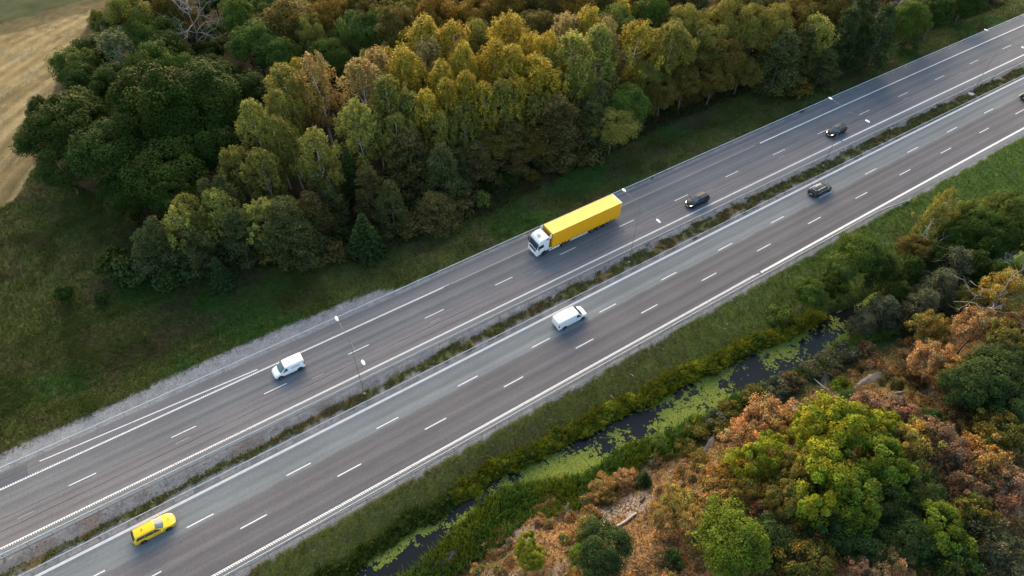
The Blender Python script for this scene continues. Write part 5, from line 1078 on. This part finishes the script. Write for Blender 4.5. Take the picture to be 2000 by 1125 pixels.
# weeds on the median
s, o = area(70000, -45, 195, 49.3, 52.5); ridge = np.interp(s, [-40, 0, 60, 100, 140, 200], [50.4, 50.7, 50.8, 50.6, 50.3, 50.1]); wid = np.interp(s, [-40, 0, 60, 120, 200], [.55, .75, 1.05, 1.4, 1.6])
wd = np.exp(-((o - ridge) / wid) ** 2) * .9 + (fbm(s * .45, o * .9, 37) - .5) * 1.3
k = (wd > .44) & (fbm(s * 1.4, o * 1.8, 90) > .42) | ((rg.random(len(s)) < .05) & (fbm(s * 1.2, o * 1.2, 83) > .55)); s, o = s[k], o[k]
gc = ground_col(s, o) * 1.2; gc = np.where((gc.sum(1) > .25)[:, None], np.array([[.09, .10, .035]]), gc); pale = rg.random(len(s)) < .02; gc[pale] = (.35, .34, .27)
tufts('median_weeds', 'olive weeds and dry grass growing in the gravel of the median', 'weeds', s, o, .08 + .2 * rg.random(len(s)), .06 + .05 * rg.random(len(s)), gc, seed=4)
# reeds on the lower bank of the ditch
s, o = area(70000, -30, 110, 12, 33); d = wl(s) - o; lim2 = np.interp(s, [-30, 5, 14, 24, 34, 44, 60, 110], [2.6, 3.6, 5.2, 5.0, 3.6, 2.4, 1.6, 2.0]); k = (d > -.35) & (d < lim2 + (fbm(s * .4, o * .4, 84) - .5) * 2); s, o, d = s[k], o[k], d[k]
c = np.array([.09, .16, .026]) * (.7 + .7 * fbm(s * .4, o * .4, 85))[:, None]; c = np.where((fbm(s * .3, o * .3, 86) > .58)[:, None], c * np.array([1.6, 1.15, .8]), c)
tufts('reeds', 'tall green reeds standing along the lower bank of the ditch pond', 'reeds', s, o, .6 + .8 * rg.random(len(s)), .09 + .05 * rg.random(len(s)), c, nb=3, lean=.3, seed=5)
# ragged tall growth along the upper bank, between and over the hedge shrubs
s, o = area(60000, -36, 75, 24, 34); U = wu(s); k = (o > U - .25) & (o < U + 1.7 + (fbm(s * .5, o * .5, 91) - .5) * 1.6); s, o = s[k], o[k]
lu = np.interp(s, [-10, 10, 25, 45, 75], [.55, .65, .9, 1.1, 1.1]); c = np.array([.15, .165, .016]) * (.6 + .9 * fbm(s * .6, o * .6, 92))[:, None]; c = np.where((s < 14)[:, None], c * np.array([.45, .6, 1.0]), c)
tufts('bank_growth', 'ragged yellow-green stems growing between the hedge shrubs along the ditch', 'bank growth', s, o, (.5 + .7 * rg.random(len(s))) * lu, .09 + .06 * rg.random(len(s)), c, nb=3, lean=.4, seed=8)
# leaf litter and dry grass on the hillside, brown bracken at the forest foot
s, o = area(170000, -5, 115, -15, 28); d = wl(s) - o; k = (d > 3) & (s - (27 - o) * .4 > -3); s, o = s[k], o[k]
pal = np.array([[.30, .17, .08], [.22, .12, .05], [.13, .08, .045], [.36, .24, .12], [.10, .09, .03], [.25, .14, .03]]); c = pal[rg.integers(0, 6, len(s))] * (.55 + .9 * fbm(s * .3, o * .3, 87))[:, None]
tufts('leaf_litter', 'brown and orange leaf litter with dry grass covering the rocky hillside', 'leaf litter', s, o, .06 + .22 * rg.random(len(s)) ** 2, .10 + .08 * rg.random(len(s)), c, lean=1.2, seed=6)
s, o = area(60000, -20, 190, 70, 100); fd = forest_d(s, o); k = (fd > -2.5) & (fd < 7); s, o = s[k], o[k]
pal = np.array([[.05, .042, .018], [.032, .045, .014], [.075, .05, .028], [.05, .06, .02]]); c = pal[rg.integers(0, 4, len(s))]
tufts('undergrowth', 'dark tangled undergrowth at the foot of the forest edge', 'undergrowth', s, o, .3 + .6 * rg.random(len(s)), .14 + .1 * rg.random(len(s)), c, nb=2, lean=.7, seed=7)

# ------------------------------------------------------------------ labels of the single trees
KIND = dict(birch='slender birch', thin_birch='sparse birch', broad='leafy tree', maple='spreading maple', oak='small bushy oak', pine='bushy pine', spruce='conical spruce', shrub='leafy shrub', dry_shrub='dry shrub')
KINDS = dict(birch='birches', thin_birch='sparse birches', broad='leafy trees', maple='maples', oak='bushy oaks', pine='bushy pines', spruce='conical spruces', shrub='leafy shrubs')
ORD = ['leftmost', 'second', 'third', 'fourth', 'fifth', 'sixth', 'seventh', 'eighth', 'ninth', 'tenth', 'eleventh', 'twelfth', 'thirteenth', 'fourteenth', 'fifteenth']
def zone(px, py, north):
    if north:
        if px < 230: return 'beside the stubble field'
        if px < 470: return 'near the pale dead tree' if py < 120 else 'right of the stubble field' if py < 320 else 'at the forest corner above the small van'
        if px < 660: return 'at the upper edge' if py < 160 else 'left of the golden birches'
        if px < 1000: return 'at the upper edge above the lorry' if py < 50 else 'behind the lorry cab' if py < 230 else 'at the forest edge left of the lorry'
        if px < 1330: return 'at the upper edge behind the trailer' if py < 60 else 'in the stand behind the trailer' if py < 160 else 'at the forest edge behind the trailer'
        return 'above the two lone black cars'
    if py < 560: return 'at the right edge'
    if py < 800 and px > 1640: return 'between the pond and the right edge'
    if px < 1350: return 'left of the lime maples'
    if py < 790: return 'along the far pond bank'
    if px < 1560: return 'left of the big lime maple'
    if px < 1780: return 'around the big lime maple'
    return 'in the lower right corner'
grp = {}
for t in TREES:
    north = t[3] > 60; c, single = t[6] if len(t) > 6 else t[-1]
    key = (t[1], c, zone(t[4][0], t[4][1], north), single); grp.setdefault(key, []).append(t)
for (kd, c, zn, single), L in grp.items():
    L.sort(key=lambda t: t[4][0]); n = len(L)
    for i, t in enumerate(L):
        if not single: tag(t[0], '%s %s packed in the wood %s' % (TONE[c], KIND[kd].split(' with')[0], zn), None, 'trees packed in the forest')
        elif n == 1: tag(t[0], '%s %s %s' % (TONE[c], KIND[kd], zn), None, 'trees of the forest' if t[3] > 60 else 'trees of the hillside and pond')
        else:
            od = 'rightmost' if i == n - 1 else ORD[i] + (' from left' if i else '')
            tag(t[0], '%s of the %s %s %s' % (od, TONE[c], KINDS[kd], zn), None, 'trees of the forest' if t[3] > 60 else 'trees of the hillside and pond')
